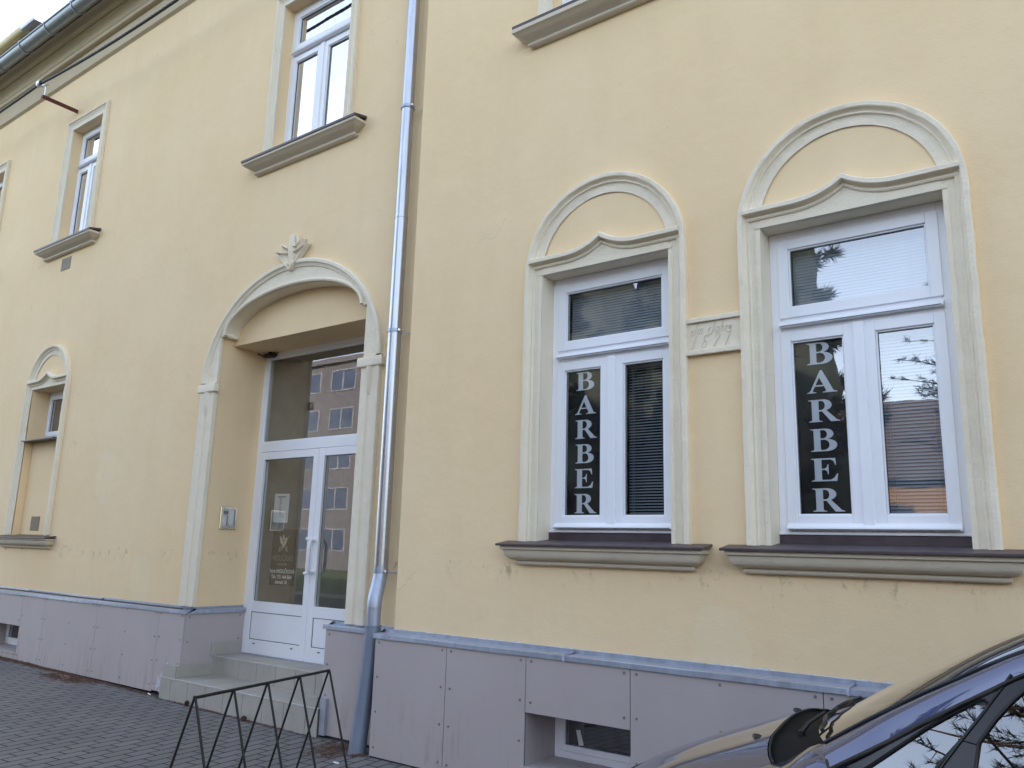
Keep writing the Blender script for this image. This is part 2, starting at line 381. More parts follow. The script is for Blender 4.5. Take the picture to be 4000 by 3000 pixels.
# right front wall
WA, WB, HW = -2.945, -1.20, .54
m = MB()
m.poly([[(RWX, .9), (46, .9), (46, 11.6), (RWX, 11.6)], rect(WA, HW, 1.70, 3.76), rect(WB, HW, 1.70, 3.76), rect(WA, .5, 6.09, 7.93)], F(0))  # wall and roof run on unseen to the right, lengthened to block sun
m.quad((RWX, 0, .9), (RWX, 0, 11.6), (RWX, 9, 11.6), (RWX, 9, .9)); m.quad((46, 0, 0), (46, 0, 11.6), (46, 9, 11.6), (46, 9, 0)); m.quad((RWX, 9, 0), (46, 9, 0), (46, 9, 11.6), (RWX, 9, 11.6))
reveal(m, WA - .5, WA + .5, 6.09, 7.93, 0, .3)
WR = m.build('wall', M['wall'], HR)
# roofs
m = MB(); m.add([(-26.3, -.30, 9.62), (RWX - .02, -.30, 9.62), (RWX - .02, 4.6, 13.0), (-26.3, 4.6, 13.0), (-26.3, 9.4, 9.5), (RWX - .02, 9.4, 9.5)], [(0, 1, 2, 3), (3, 2, 5, 4)])
m.add([(-26.3, -.30, 9.58), (RWX - .02, -.30, 9.58), (RWX - .02, 9.4, 9.46), (-26.3, 9.4, 9.46)], [(0, 1, 2, 3)])
m.build('roof', M['brownroof'], HL)
m = MB(); m.add([(RWX - .2, -.4, 11.6), (46.2, -.4, 11.6), (46.2, 4.6, 15), (RWX - .2, 4.6, 15), (RWX - .2, 9.4, 11.6), (46.2, 9.4, 11.6)], [(0, 1, 2, 3), (3, 2, 5, 4), (0, 3, 4), (1, 5, 2), (0, 1, 5, 4)])
m.build('roof', M['brownroof'], HR)
# dormer on the left roof, seen over the gutter
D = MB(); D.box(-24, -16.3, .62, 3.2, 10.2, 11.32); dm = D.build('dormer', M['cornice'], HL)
D = MB(); D.box(-24, -15.75, .42, 3.4, 11.34, 11.40); D.build('dormer_roof', M['zincgrey'], dm)
D = MB(); rows = [[(x, .44 + .085 * math.cos(a), 11.33 + .10 * math.sin(a)) for a in [PI + PI * k / 12 for k in range(13)]] for x in (-24, -16.2)]; D.grid(rows)
D.build('dormer_gutter', M['dgutter'], dm, smooth=60)

# cornice and frieze under the eaves (cream painted)
prof = [(.17, 8.905), (.125, 8.93), (.12, 8.945), (.12, 9.225), (.055, 9.23), (.05, 9.24), (.05, 9.285), (.035, 9.30), (.03, 9.335), (.015, 9.39), (-.012, 9.435), (-.03, 9.445), (-.035, 9.475),
        (-.05, 9.478), (-.075, 9.485), (-.10, 9.505), (-.125, 9.54), (-.16, 9.575), (-.20, 9.59), (-.205, 9.62), (.17, 9.63)]
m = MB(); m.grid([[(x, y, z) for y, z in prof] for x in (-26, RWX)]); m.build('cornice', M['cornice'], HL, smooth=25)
m = MB(); n = 16
rows = [[(x, -.315 + .105 * math.cos(a), 9.575 + .115 * math.sin(a)) for a in [PI + PI * k / n for k in range(n + 1)]] for x in (-26.2, RWX - .05)]
m.grid(rows); m.grid([[(p[0], -.315 + (p[1] + .315) * .95, p[2] + .004) for p in r] for r in rows])
m.tube([(-26.2, -.425, 9.58), (RWX - .05, -.425, 9.58)], .014, 8)
gut = m.build('gutter', M['gutter'], HL, smooth=40)
for k in range(24):
    x = -25.2 + k * .88; m = MB()
    m.tube([(x, -.315 + .112 * math.cos(a), 9.575 + .122 * math.sin(a)) for a in [PI + PI * j / 12 for j in range(13)]], .009, 6)
    m.box(x - .02, x + .02, -.44, -.20, 9.585, 9.60)
    m.build('gutter_bracket', M['zincgrey'], gut)

# ---------------------------------------------------------------- surrounds and sills
def leg_stations(c, zc, zb, nl=36, na=64):
    st = [('l', -1, zb + (zc - zb) * k / nl) for k in range(nl)]
    st += [('a', 180 - 180 * k / na, 0) for k in range(na + 1)]
    st += [('l', 1, zc - (zc - zb) * (k + 1) / nl) for k in range(nl)]
    def pt(s, r, y):
        if s[0] == 'l': return (c + s[1] * r, y, s[2])
        a = math.radians(s[1]); return (c + r * math.cos(a), y, zc + r * math.sin(a))
    return st, pt
def arched_surround(parent, c, yw, hw, zc, zb, zmold, zopen, yr, thin=1.0):
    """band of mouldings round a round-headed window, hood mould with its ogee point, plain lintel and painted reveals"""
    m = MB(); st, pt = leg_stations(c, zc, zb)
    p = [(.142, -.02), (.142, .052), (.137, .058), (.112, .058), (.106, .053), (.103, .038), (.095, .028), (.087, .024), (.083, .027), (.075, .027), (.071, .012), (.062, .009), (.034, .010), (.030, .018), (.004, .018), (0, .014)]
    rn = random.Random(int(c * 100)); wr = []; a_ = b_ = 0
    for _ in st: a_ = a_ * .7 + rn.gauss(0, .0010); b_ = b_ * .7 + rn.gauss(0, .0009); wr.append((a_, b_))
    m.grid([[pt(s, hw + o * thin + (e[0] if o > 0 else 0), yw - (d if s[0] == 'l' or o > .04 or d < 0 else .010) - (e[1] + rn.gauss(0, .0005)) * (d > .012)) for o, d in p] for s, e in zip(st, wr)])   # inner edge meets the reveal
    half = hw + .100; xs = sorted(set([-half, half] + [half * (k / 40) for k in range(-39, 40)]))
    def oz(x):
        t = min(1, abs(x) / (half * .52)); return .098 * (1 - t) ** 2.3
    # lintel field between opening and hood mould, following its curve
    fld = [(c - hw - .01, zopen), (c + hw + .01, zopen)] + [(c + x, zmold + oz(x) - .005) for x in reversed(xs) if abs(x) < hw]
    m.slab([fld], F(yw - .0145), F(yw + .01))
    m.box(c - hw - .03, c + hw + .03, yw - .0175, yw + .005, zopen - .0002, zopen + .028)
    hp = [(-.038, -.01), (-.038, .014), (-.034, .026), (-.024, .032), (-.014, .026), (-.010, .018), (-.004, .024), (.002, .040), (.004, .064), (.007, .068), (.034, .068), (.040, .062), (.054, .02), (.054, -.01)]
    rows = [[(c + x, yw - d, zmold + oz(x) + dz) for dz, d in hp] for x in xs]; m.grid(rows)
    m.f.append(tuple(len(m.v) - 1 - k for k in range(len(hp)))); m.f.append(tuple(len(m.v) - len(hp) * len(xs) + k for k in range(len(hp))))
    sr = m.build('window_surround', M['trim'], parent, smooth=35)
    if yr:
        r = MB(); reveal(r, c - hw, c + hw, zb, zopen, yw - .012, yr, 'lrt'); r.build('reveal', M['trim'], sr)
    return sr
def rect_surround(parent, c, yw, hw, z0, z1, band):
    m = MB(); p = [(band, -.01), (band, .040), (band - .012, .052), (band - .035, .054), (band - .045, .038), (band - .052, .036), (band - .06, .030), (band - .085, .018), (.03, .016), (.02, .022), (.0, .022), (0, .001)]
    rows = []
    for kind in range(4):
        if kind == 0: f = lambda o, d: (c - hw - o, yw - d, z0)
        if kind == 1: f = lambda o, d: (c - hw - o, yw - d, z1 + o)
        if kind == 2: f = lambda o, d: (c + hw + o, yw - d, z1 + o)
        if kind == 3: f = lambda o, d: (c + hw + o, yw - d, z0)
        rows.append([f(o, d) for o, d in p])
    m.grid(rows); return m.build('window_surround', M['trim'], parent, smooth=30)
def ovolo(z1, h=.135, k=1.0):
    z0 = z1 - h
    return [(0, z0), (.030 * k, z0), (.042 * k, z0 + .008), (.046 * k, z0 + .018), (.042 * k, z0 + .028), (.034 * k, z0 + .032), (.052 * k, z0 + .034), (.075 * k, z0 + .042), (.097 * k, z0 + .058), (.108 * k, z0 + .08), (.112 * k, z0 + .104), (.122 * k, z0 + .108), (.130 * k, z0 + .112), (.130 * k, z1), (0, z1)]
def cavetto(z1, h=.135, k=1.0):
    z0 = z1 - h
    return [(0, z0), (.040 * k, z0), (.056 * k, z0 + .010), (.060 * k, z0 + .022), (.052 * k, z0 + .034), (.040 * k, z0 + .038), (.050 * k, z0 + .046), (.070 * k, z0 + .060), (.098 * k, z0 + .072), (.125 * k, z0 + .086), (.142 * k, z0 + .102), (.150 * k, z0 + .106), (.158 * k, z0 + .110), (.158 * k, z1), (0, z1)]
def sill(parent, c, yw, h0, z, prof, out, yback, hback, up=.04, vert=.0):
    m = MB(); t = .016 if z < 3 else .030
    x0, x1 = c - h0 - out, c + h0 + out
    # folded metal plate: sloping top, front lip, side lips
    a = [(x0, yw - out, z), (x1, yw - out, z), (x1, yw + .004, z + up * .62), (x0, yw + .004, z + up * .62)]
    m.add(a + [(p[0], p[1], p[2] + t) for p in a], [(0, 3, 2, 1), (4, 5, 6, 7), (0, 1, 5, 4), (1, 2, 6, 5), (2, 3, 7, 6), (3, 0, 4, 7)])
    b = [(c - hback, yw + .004, z + up * .62), (c + hback, yw + .004, z + up * .62), (c + hback, yback, z + up), (c - hback, yback, z + up)]
    m.add(b + [(p[0], p[1], p[2] + t) for p in b], [(0, 3, 2, 1), (4, 5, 6, 7), (0, 1, 5, 4), (1, 2, 6, 5), (2, 3, 7, 6), (3, 0, 4, 7)])
    if vert: m.box(c - hback, c + hback, yback - .012, yback + .01, z + up + t - .004, z + up + vert)
    s = m.build('window_sill', M['sheet'], parent, bevel=.003, seg=1)
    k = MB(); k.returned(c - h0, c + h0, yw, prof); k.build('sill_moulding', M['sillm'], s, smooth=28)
    return s

# ---------------------------------------------------------------- plastic windows
def ring(m, x0, x1, z0, z1, w, y0, y1, wt=None, wb=None):
    wt = wt or w; wb = wb or w
    m.box(x0, x0 + w, y0, y1, z0, z1); m.box(x1 - w, x1, y0, y1, z0, z1)
    m.box(x0 + w, x1 - w, y0 + .0004, y1 - .0004, z1 - wt, z1); m.box(x0 + w, x1 - w, y0 + .0004, y1 - .0004, z0, z0 + wb)
def pane(parent, x0, x1, z0, z1, y, gm):
    m = MB(); m.box(x0, x1, y, y + .006, z0, z1); m.build('pane', gm, parent)
    k = MB(); ring(k, x0 - .002, x1 + .002, z0 - .002, z1 + .002, .006, y - .006, y - .0005); k.build('gasket', M['bead'], parent)
def blind(parent, x0, x1, z0, z1, y, tilt, pitch=.021, cords=(.14, .86), label=None):
    m = MB(); w = .0125; ca, sa = math.cos(math.radians(tilt)), math.sin(math.radians(tilt)); n = int((z1 - z0 - .03) / pitch)
    for k in range(n):
        zc = z1 - .035 - k * pitch; rows = []
        for x in (x0, x1):
            rows.append([(x, y + t * w * ca - (1 - t * t) * .0022 * sa, zc + t * w * sa + (1 - t * t) * .0022 * ca) for t in (-1, -.5, 0, .5, 1)])
        m.grid(rows)
    m.box(x0, x1, y - .012, y + .012, z1 - .024, z1); m.box(x0, x1, y - .010, y + .010, z0, z0 + .012)
    for c in cords: m.tube([(x0 + (x1 - x0) * c, y - .014, z0), (x0 + (x1 - x0) * c, y - .014, z1)], .0016, 5)
    xw = x0 + (x1 - x0) * .10; m.tube([(xw + .003 * math.sin(k), y - .018, z1 - (z1 - z0) * k / 10 * .97) for k in range(11)], .0013, 5)
    return m.build('blind', M['blind'], parent, smooth=50)
def window(parent, c, hw, z0, z1, zt, y, gm, post=True, blinds=None, curtain=False, label=None):
    f, s = .065, .068
    m = MB(); ring(m, c - hw, c + hw, z0, z1, f, y, y + .07, wb=.05); m.box(c - hw + f, c + hw - f, y + .001, y + .069, zt - .075, zt + .045)
    m.box(c - hw, c + hw, y - .02, y - .0005, z0 - .012, z0 + .006)
    fr = m.build('window', M['pvc'], parent, bevel=.005, label=label)
    ys = y - .014
    xl, xr = c - hw + f - .008, c + hw - f + .008
    cells = [(xl, xr, zt + .035, z1 - f + .008)]
    if post: cells += [(xl, c - .030, z0 + .042, zt - .062), (c + .030, xr, z0 + .042, zt - .062)]
    else: cells += [(xl, xr, z0 + .042, zt - .062)]
    for i, (a, b, u, v) in enumerate(cells):
        k = MB(); st = s if i == 0 or not post else s * .93
        ring(k, a, b, u, v, st, ys, y + .05)
        ring(k, a + st, b - st, u + st, v - st, .011, ys + .012, y + .03)
        k.build('sash', M['pvc'], fr, bevel=.004)
        pane(fr, a + st + .009, b - st - .009, u + st + .009, v - st - .009, y + .018, gm)
        q = st + .002
        if blinds and i in blinds: blind(fr, a + q, b - q, u + q, v - q, y + .085, blinds[i])
    k = MB()
    if post: k.box(c - .032, c + .032, ys - .014, y + .05, z0 + .036, zt - .055)
    k.build('mullion', M['pvc'], fr, bevel=.006) if post else None
    for za in (zt - .03, z0 + .016):
        k = MB(); k.add([(xl, ys - .034, za), (xr, ys - .034, za), (xr, ys - .034, za + .016), (xl, ys - .034, za + .016), (xl, ys + .01, za + .048), (xr, ys + .01, za + .048), (xr, ys + .01, za), (xl, ys + .01, za)],
              [(0, 1, 2, 3), (3, 2, 5, 4), (4, 5, 6, 7), (0, 7, 6, 1), (0, 3, 4, 7), (1, 6, 5, 2)]); k.build('drip_rail', M['pvc'], fr, bevel=.003)
        k = MB(); k.box(xl + .012, xr - .012, ys - .0355, ys - .0335, za + .003, za + .007); k.build('drip_slot', M['bead'], fr)
    if curtain:
        k = MB(); n = 60
        k.grid([[(c - hw + .05 + (2 * hw - .1) * i / n, y + .22 + .02 * math.sin(i * 1.3) + .008 * math.sin(i * 3.1), z) for z in (z0, z1)] for i in range(n + 1)])
        k.build('curtain', M['curtain'], fr, smooth=80)
    k = MB(); xa, xb, ya, yb = c - hw - .02, c + hw + .02, y + .06, y + 1.6
    k.quad((xa, yb, z0 - .05), (xb, yb, z0 - .05), (xb, yb, z1 + .05), (xa, yb, z1 + .05)); reveal(k, xa, xb, z0 - .05, z1 + .05, ya, yb)
    k.build('room', M['dark'], fr)
    return fr

for c, lab, bl in ((WA, 'window with dark half-open slats', {0: 62, 1: 80, 2: 28}), (WB, 'window with pale closed slats', {0: 70, 1: 80, 2: 55})):
    arched_surround(HR, c, 0, HW, 3.775, 1.70, 3.852, 3.76, .16)
    sill(HR, c, 0, .665, 1.664, ovolo(1.665), .155, .15, HW, .042, .066)
    window(HR, c, HW, 1.785, 3.76, 3.13, .15, M['glass'], True, bl, label=lab)
m = MB()     # dated plaque between the two hooded windows
x0, x1 = WA + HW + .125, WB - HW - .125
m.box(x0, x1, -.020, .01, 2.955, 3.205); m.box(x0, x1, -.040, -.021, 3.175, 3.21); m.box(x0, x1, -.040, -.021, 2.95, 2.985); m.box(x0, x0 + .02, -.034, -.021, 2.985, 3.175); m.box(x1 - .02, x1, -.034, -.021, 2.985, 3.175)
pq = m.build('plaque', M['trim'], HR, bevel=.005, label='small cream plaque with a carved year')
m = MB(); xc = (x0 + x1) / 2
def stroke(pts, ox, oz, sc, r=.0034):
    P = [(ox + (x + z * .30) * sc, -.0215, oz + z * sc) for x, z in pts]
    m.tube(P, r, 5)
def cur(cx, cz, rx, rz, a0, a1, n=10): return arc(cx, cz, rx, rz, a0, a1, n)
sc = .082; oz = 3.095; ox = xc - .155
# Im
stroke(cur(.10, .92, .16, .08, 160, 20, 8), ox, oz, sc); stroke([(.22, .95), (.20, .5), (.18, .15)] + cur(.03, .12, .15, .18, 0, -150, 8) , ox, oz, sc); stroke(cur(-.02, .25, .09, .12, 60, 270, 6), ox, oz, sc)
for k in range(3): stroke([(.42 + k * .2, .45), (.42 + k * .2, 0)], ox, oz, sc); 
for k in range(2): stroke(cur(.52 + k * .2, .36, .10, .10, 180, 0, 6), ox, oz, sc, .0022)
# Jahre
ox2 = ox + .115
stroke(cur(.20, 1.0, .18, .09, 160, 20, 8), ox2, oz, sc); stroke([(.36, 1.0), (.34, .4), (.32, .1)] + cur(.15, .06, .17, .22, 0, -160, 8), ox2, oz, sc); stroke(cur(.06, .25, .12, .2, 70, 270, 8), ox2, oz, sc)
stroke(cur(.68, .22, .13, .22, 30, 330, 12), ox2, oz, sc); stroke([(.82, .45), (.82, .05), (.9, 0)], ox2, oz, sc)
stroke([(1.02, .95), (1.02, 0)], ox2, oz, sc); stroke(cur(1.12, .3, .1, .14, 170, 0, 6) + [(1.22, 0)], ox2, oz, sc)
stroke([(1.42, .42), (1.42, 0)], ox2, oz, sc); stroke(cur(1.52, .32, .1, .1, 180, 30, 6), ox2, oz, sc)
stroke([(1.72, .24)] + cur(1.78, .28, .09, .16, 0, 320, 12), ox2, oz, sc)
# 1827.
sc2 = .098; oz = 3.0
for ch, o in (('1', 0), ('8', .075), ('2', .155), ('7', .225)):
    o += x0 + .045
    if ch == '1': stroke([(.12, .85), (.10, .1)] + cur(0, .06, .1, .1, 0, -120, 5), o, oz, sc2)
    if ch == '8': stroke(cur(.12, .64, .13, .2, 20, 270, 10) + cur(.12, .22, .15, .22, 90, -250, 14), o, oz, sc2)
    if ch == '2': stroke(cur(.14, .68, .15, .2, 200, -30, 10) + [(.1, .2), (0, .04)], o, oz, sc2); stroke(cur(.12, .08, .07, .08, 180, 320, 5), o, oz, sc2)
    if ch == '7': stroke(cur(.14, .98, .18, .1, 200, 340, 8), o, oz, sc2); stroke([(.26, .8), (.12, 0)], o, oz, sc2); stroke([(.36, .12), (.37, .13)], o, oz, sc2, .005)
m.build('inscription', simple("darker_carved_line", (.66, .60, .475), .9), pq)  # strokes in a darker cream than the plaque
# upper window of the right house: only its sill and the foot of its frame show
rect_surround(HR, WA, 0, .5, 6.0, 7.93, .13); sill(HR, WA, 0, .652, 5.955, cavetto(5.955, .145), .158, .2, .5, .05)
window(HR, WA, .5, 6.06, 7.93, 7.33, .13, M['glass_up'], True, curtain=True)
# left house upper windows
for (c, h), sh in ((w1, .70), (w2, .70), (w3, .79)):
    rect_surround(HL, c, LW, h, 6.0, 7.93, .155 if h < .5 else .13)
    sill(HL, c, LW, sh, 5.93, cavetto(5.935, .14), .168, .32, h, .06)
    window(HL, c, h, 6.06, 7.93, 7.34, .30, M['glass_up'], True, curtain=True)
# small round-headed niche window
arched_surround(HL, -12.24, LW, .503, 3.735, 1.67, 3.85, 3.765, None)
sill(HL, -12.24, LW, .70, 1.618, ovolo(1.62, .13), .15, .28, .5, .042)
m = MB(); m.box(-12.74, -11.74, .10, .46, 2.99, 3.006); m.build('window_sill', M['sheet'], HL)
c = -12.24; fr = MB(); ring(fr, c - .5, c + .5, 3.04, 3.765, .06, .41, .47); fr.box(c - .5, c + .5, .38, .41, 3.005, 3.04); fr = fr.build('window', M['pvc'], HL, bevel=.004, label='small window high in the arched niche')
k = MB(); ring(k, c - .445, c + .445, 3.095, 3.71, .07, .395, .45); k.build('sash', M['pvc'], fr, bevel=.004); pane(fr, c - .372, c + .372, 3.168, 3.637, .425, M['glass'])
k = MB(); k.box(c - .5, c + .5, .62, .63, 3.0, 3.77); k.build('curtain', M['curtain'], fr)
k = MB(); k.quad((c - .55, 1.6, 2.9), (c + .55, 1.6, 2.9), (c + .55, 1.6, 3.8), (c - .55, 1.6, 3.8)); reveal(k, c - .55, c + .55, 2.95, 3.8, .47, 1.6); k.build('room', M['dark'], fr)
def vent(parent, x0, x1, z0, z1, y):
    m = MB(); m.box(x0, x1, y - .004, y + .01, z0, z1); v = m.build('vent_grille', M['blackplastic'], parent)
    k = MB(); n = 9
    for i in range(n): xx = x0 + (x1 - x0) * (i + .5) / n; k.box(xx - .004, xx + .004, y - .0065, y - .003, z0 + .004, z1 - .004)
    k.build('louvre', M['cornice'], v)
vent(HL, -12.42, -12.137, 5.55, 5.74, LW); vent(HL, -12.43, -12.17, 1.73, 1.925, .27)

# ---------------------------------------------------------------- door surround, ornament
m = MB(); a0, b0, zc = DHW + .245, 1.20, 3.40      # outer ellipse
N = 48; prof = [(0, -.02), (0, .045), (.012, .055), (.04, .055), (.055, .035), (.062, .034), (.07, .028), (.078, .028), (.084, .012)]
def outer_pt(t, o): return (DX + (a0 - o) * math.cos(t), zc + (b0 - o) * math.sin(t))
rows = []
for k in range(N + 1):
    t = PI - PI * k / N; rows.append([(outer_pt(t, o)[0], LW - d, outer_pt(t, o)[1]) for o, d in prof])
m.grid(rows)
o_in = prof[-1][0]
outl = [outer_pt(PI - PI * k / N, o_in) for k in range(N + 1)]
inn = [(DX + DHW - .012, zc), (DX + DHW - .012, 3.93), (DX + 1.12, 3.93)] + arc(DX, 3.93, 1.12, .40, 0, 180, 28)[1:-1] + [(DX - 1.12, 3.93), (DX - DHW + .012, 3.93), (DX - DHW + .012, zc)]
m.poly([outl + inn], F(LW - .012))
m.grid([[(a, LW - .012, b), (a, LW + .02, b)] for a, b in inn])
# roll along the arch's inner edge, and the plain soffit behind it
m.tube([(a, LW - .016, b + .012) for a, b in arc(DX, 3.93, 1.125, .41, 180, 0, 30)], .022, 8)
m.grid([[(a, LW - .01, b), (a, YT - .004, b - .002)] for a, b in arc(DX, 3.928, 1.118, .398, 180, 0, 28)])
for s in (-1, 1):
    m.quad((DX + s * 1.118, LW - .01, 3.928), (DX + s * (DHW + .01), LW - .01, 3.928), (DX + s * (DHW + .01), YT - .004, 3.928), (DX + s * 1.118, YT - .004, 3.928))
    # pilaster: outer ridge, groove and inner flat band
    xi, xo = DX + s * (DHW - .012), DX + s * (DHW + .245)
    p = [(0, .02), (0, -.028), (.01, -.034), (.095, -.034), (.105, -.02), (.135, -.02), (.145, -.032), (.235, -.045), (.25, -.04), (.257, -.02), (.257, .01)]
    m.grid([[(xi + s * o, LW + d, z) for o, d in p] for z in (.955, 3.30)])
    m.returned(min(xi, xo) - .0, max(xi, xo) + .0, LW - .02, [(0, 3.288), (.03, 3.292), (.036, 3.30), (.036, 3.375), (.03, 3.386), (0, 3.39)])
    # tapering pendant below the impost block
    xm = xi + s * .12; rows = []
    for z, r, d in ((3.29, .042, .07), (3.22, .040, .066), (3.14, .034, .058), (3.07, .026, .046), (3.03, .012, .03)): rows.append([(xm + r * math.cos(q), LW - d * abs(math.sin(q)), z) for q in [PI - PI * j / 8 for j in range(9)]])
    m.grid(rows)
DS = m.build('door_surround', M['trim'], HL, smooth=35)
m = MB()     # palmette above the arch: a star of pointed leaves with raised rims
ox_, ozz = DX + .0, 4.50
half_ = [(.0, .0), (.13, .115), (.27, .245), (.10, .205), (.185, .315), (.075, .255), (.035, .40)]
outl = [(ox_ + a, ozz + b) for a, b in half_] + [(ox_ - a, ozz + b) for a, b in reversed(half_[1:])]
m.slab([outl], F(LW - .030), F(LW + .01))
def rim(pts, w=.011, d=.062):
    P = [Vector((ox_ + a, LW - .045, ozz + b)) for a, b in pts]
    for p, q in zip(P, P[1:]):
        t = (q - p).normalized(); n = Vector((-t.z, 0, t.x)) * w; y0, y1 = Vector((0, -.020, 0)), Vector((0, .03, 0))
        m.add([p - n + y1, q - n + y1, q - n * .3 + y0, p - n * .3 + y0, p + n + y1, q + n + y1, q + n * .3 + y0, p + n * .3 + y0], [(0, 1, 2, 3), (3, 2, 6, 7), (4, 7, 6, 5), (0, 3, 7, 4), (1, 5, 6, 2)])
for s_ in (-1, 1):
    rim([(s_ * .01, .0), (s_ * .13, .115), (s_ * .265, .243), (s_ * .10, .20), (s_ * .04, .19)]); rim([(s_ * .10, .20), (s_ * .18, .312), (s_ * .075, .252), (s_ * .03, .25)])
    m.add([(ox_, LW - .095, ozz + .20), (ox_ + s_ * .05, LW - .03, ozz + .22), (ox_ + s_ * .03, LW - .055, ozz + .395), (ox_, LW - .06, ozz + .40), (ox_, LW - .06, ozz + .0), (ox_ + s_ * .045, LW - .03, ozz + .15)], [(0, 1, 2, 3), (0, 4, 5), (0, 5, 1)])
m.build('palmette', M['trim'], DS)

# ---------------------------------------------------------------- entrance door
YD = .79
m = MB(); xl, xr, xs_ = DX - DHW, DX + DHW, -6.95
m.box(xl, xl + .07, YD, YD + .08, .43, ZL); m.box(xr - .07, xr, YD, YD + .08, .43, ZL); m.box(xl + .07, xr - .07, YD + .0005, YD + .08, ZL - .07, ZL); m.box(xl + .07, xr - .07, YD + .0005, YD + .08, 2.675, 2.785)
door = m.build('door', M['pvc'], HL, bevel=.004, label='white double door with tall glass panes and a transom light')
pane(door, xl + .068, xr - .068, 2.783, ZL - .068, YD + .03, M['doorglass'])
k = MB(); ring(k, xl + .07, xr - .07, 2.785, ZL - .07, .014, YD + .012, YD + .03); k.build('glazing_bead', M['pvc'], door)
for a, b in ((xl + .072, xs_ - .003), (xs_ + .003, xr - .072)):
    k = MB(); st = .088
    k.box(a, a + st, YD - .008, YD + .06, .45, 2.67); k.box(b - st, b, YD - .008, YD + .06, .45, 2.67)
    k.box(a + st, b - st, YD - .0075, YD + .06, 2.585, 2.67); k.box(a + st, b - st, YD - .0075, YD + .06, .895, 1.008); k.box(a + st, b - st, YD - .0075, YD + .06, .45, .60)
    k.box(a + st + .006, b - st - .006, YD + .002, YD + .03, .606, .889)
    lf = k.build('door_leaf', M['pvc'], door, bevel=.004)
    k = MB(); ring(k, a + st - .001, b - st + .001, .599, .896, .006, YD + .001, YD + .02); k.build('panel_groove', M['bead'], lf)
    k = MB()
    for q in (.18, .80): k.box(a + (b - a) * q - .018, a + (b - a) * q + .018, YD - .0095, YD - .007, .555, .566)
    k.build('drain_slot', M['bead'], lf)
    pane(lf, a + st - .002, b - st + .002, 1.006, 2.587, YD + .028, M['doorglass'])
k = MB(); hx = xs_ + .045
k.tube([(hx, YD - .008, 1.68), (hx, YD - .05, 1.685), (hx, YD - .075, 1.67), (hx + .004, YD - .085, 1.62), (hx + .004, YD - .085, 1.42), (hx, YD - .075, 1.37), (hx, YD - .05, 1.352), (hx, YD - .008, 1.357)], .017, 12)
k.tube([(hx, YD - .045, 1.685), (hx - .085, YD - .06, 1.70)], .016, 10); k.tube([(hx, YD - .045, 1.352), (hx - .085, YD - .06, 1.338)], .016, 10)
k.tube([(hx, YD - .0085, 1.68), (hx, YD - .016, 1.68)], .028, 12); k.tube([(hx, YD - .0085, 1.357), (hx, YD - .016, 1.357)], .028, 12)
k.build('door_handle', M['pvc'], door, smooth=50)
k = MB(); k.quad((xl, YD + 3, .3), (xr, YD + 3, .3), (xr, YD + 3, 4), (xl, YD + 3, 4)); reveal(k, xl, xr, .40, 3.9, YD + .081, YD + 3); k.build('room', simple('pale_hallway', (.55, .52, .46), .9), door)
k = MB(); k.box(xl + .02, xr - .02, YD - .03, YD + .05, .438, .449); k.build('threshold', M['zincgrey'], door)
# sign and notice on the inside of the left leaf
ds = thing('door_sign', 'dark bronze barber sign with bird logo on the left door pane', 'sign', (-7.475, YD + .04, 1.20))
sx0, sx1, sz0, sz1 = -7.69, -7.258, 1.19, 1.80
m = MB(); m.box(sx0, sx1, YD + .040, YD + .044, sz0, sz1); m.build('backing', M['bronze'], ds)
def put_text(body, size, xc, z, y, mat, parent, name='lettering', shear=0, weight=.0, xs=1.0):
    vs, fs = text_mesh(body, size, shear, weight, xs); k = MB(); k.add([(xc + a, y, z + b) for a, b in vs], fs); return k.build(name, mat, parent, recalc=False)
ysn = YD + .0385; scx = (sx0 + sx1) / 2
put_text("HRDLI\u010cKA'S", .088, scx - .02, 1.455, ysn, M['dimgold'], ds, xs=.80)
put_text("BARBER", .040, scx - .01, 1.405, ysn, M['dimgold'], ds, xs=1.15, weight=.0008)
put_text("Petra HRDLI\u010cKOV\u00c1", .056, scx - .01, 1.325, ysn, M['white'], ds, xs=.88, weight=.001)
put_text("Tel.: 731 464 864", .056, scx - .01, 1.265, ysn, M['white'], ds, xs=.88, weight=.001)
put_text("zvonek 16", .056, scx - .01, 1.21, ysn, M['white'], ds, xs=.88, weight=.001)
m = MB(); bx, bz, q = scx - .005, 1.645, .0115     # bird with scissors
def bp(l): return [(bx + a * q, bz + b * q) for a, b in l]
for l in ([(-3, -7.2), (-2.2, -4), (-3.2, -1.5), (-5.5, -.5), (-5.8, 1), (-6.8, 2.6), (-7, 5), (-7.6, 7.4), (-5, 5.6), (-2.5, 3), (-1.2, 1), (.2, 2.2), (.8, 4.2), (2, 5.6), (3.4, 5.8), (4, 4.6), (3.6, 2), (2.6, -.6), (.2, -3), (-1.8, -5)],
          [(-2.4, 3.8), (-3, 6.4), (-2.2, 9), (-.8, 7), (.2, 4.4), (-.6, 2.4)], [(3.8, 4.2), (7.8, 7.6), (8, 7.3), (4.2, 3.8)]): m.poly([bp(l)], F(ysn))
for cx, cz in ((3.4, -5.0), (-5.2, -5.0)):
    m.poly([[(bx + cx * q + a, bz + cz * q + b) for a, b in arc(0, 0, 1.7 * q, 2.0 * q, 0, 345, 16)], [(bx + cx * q + a, bz + cz * q + b) for a, b in arc(0, 0, 1.1 * q, 1.4 * q, 0, 345, 16)]], F(ysn))
for l in ([(2.4, -3.2), (.8, -1.6), (.4, -2), (2.1, -3.6)], [(4.6, -6.2), (6.4, -7.6), (6.2, -8), (4.2, -6.8)], [(-6.4, -6.4), (-8, -7.8), (-7.8, -8.1), (-6, -6.9)]): m.poly([bp(l)], F(ysn))
m.build('bird_emblem', M['gold'], ds)
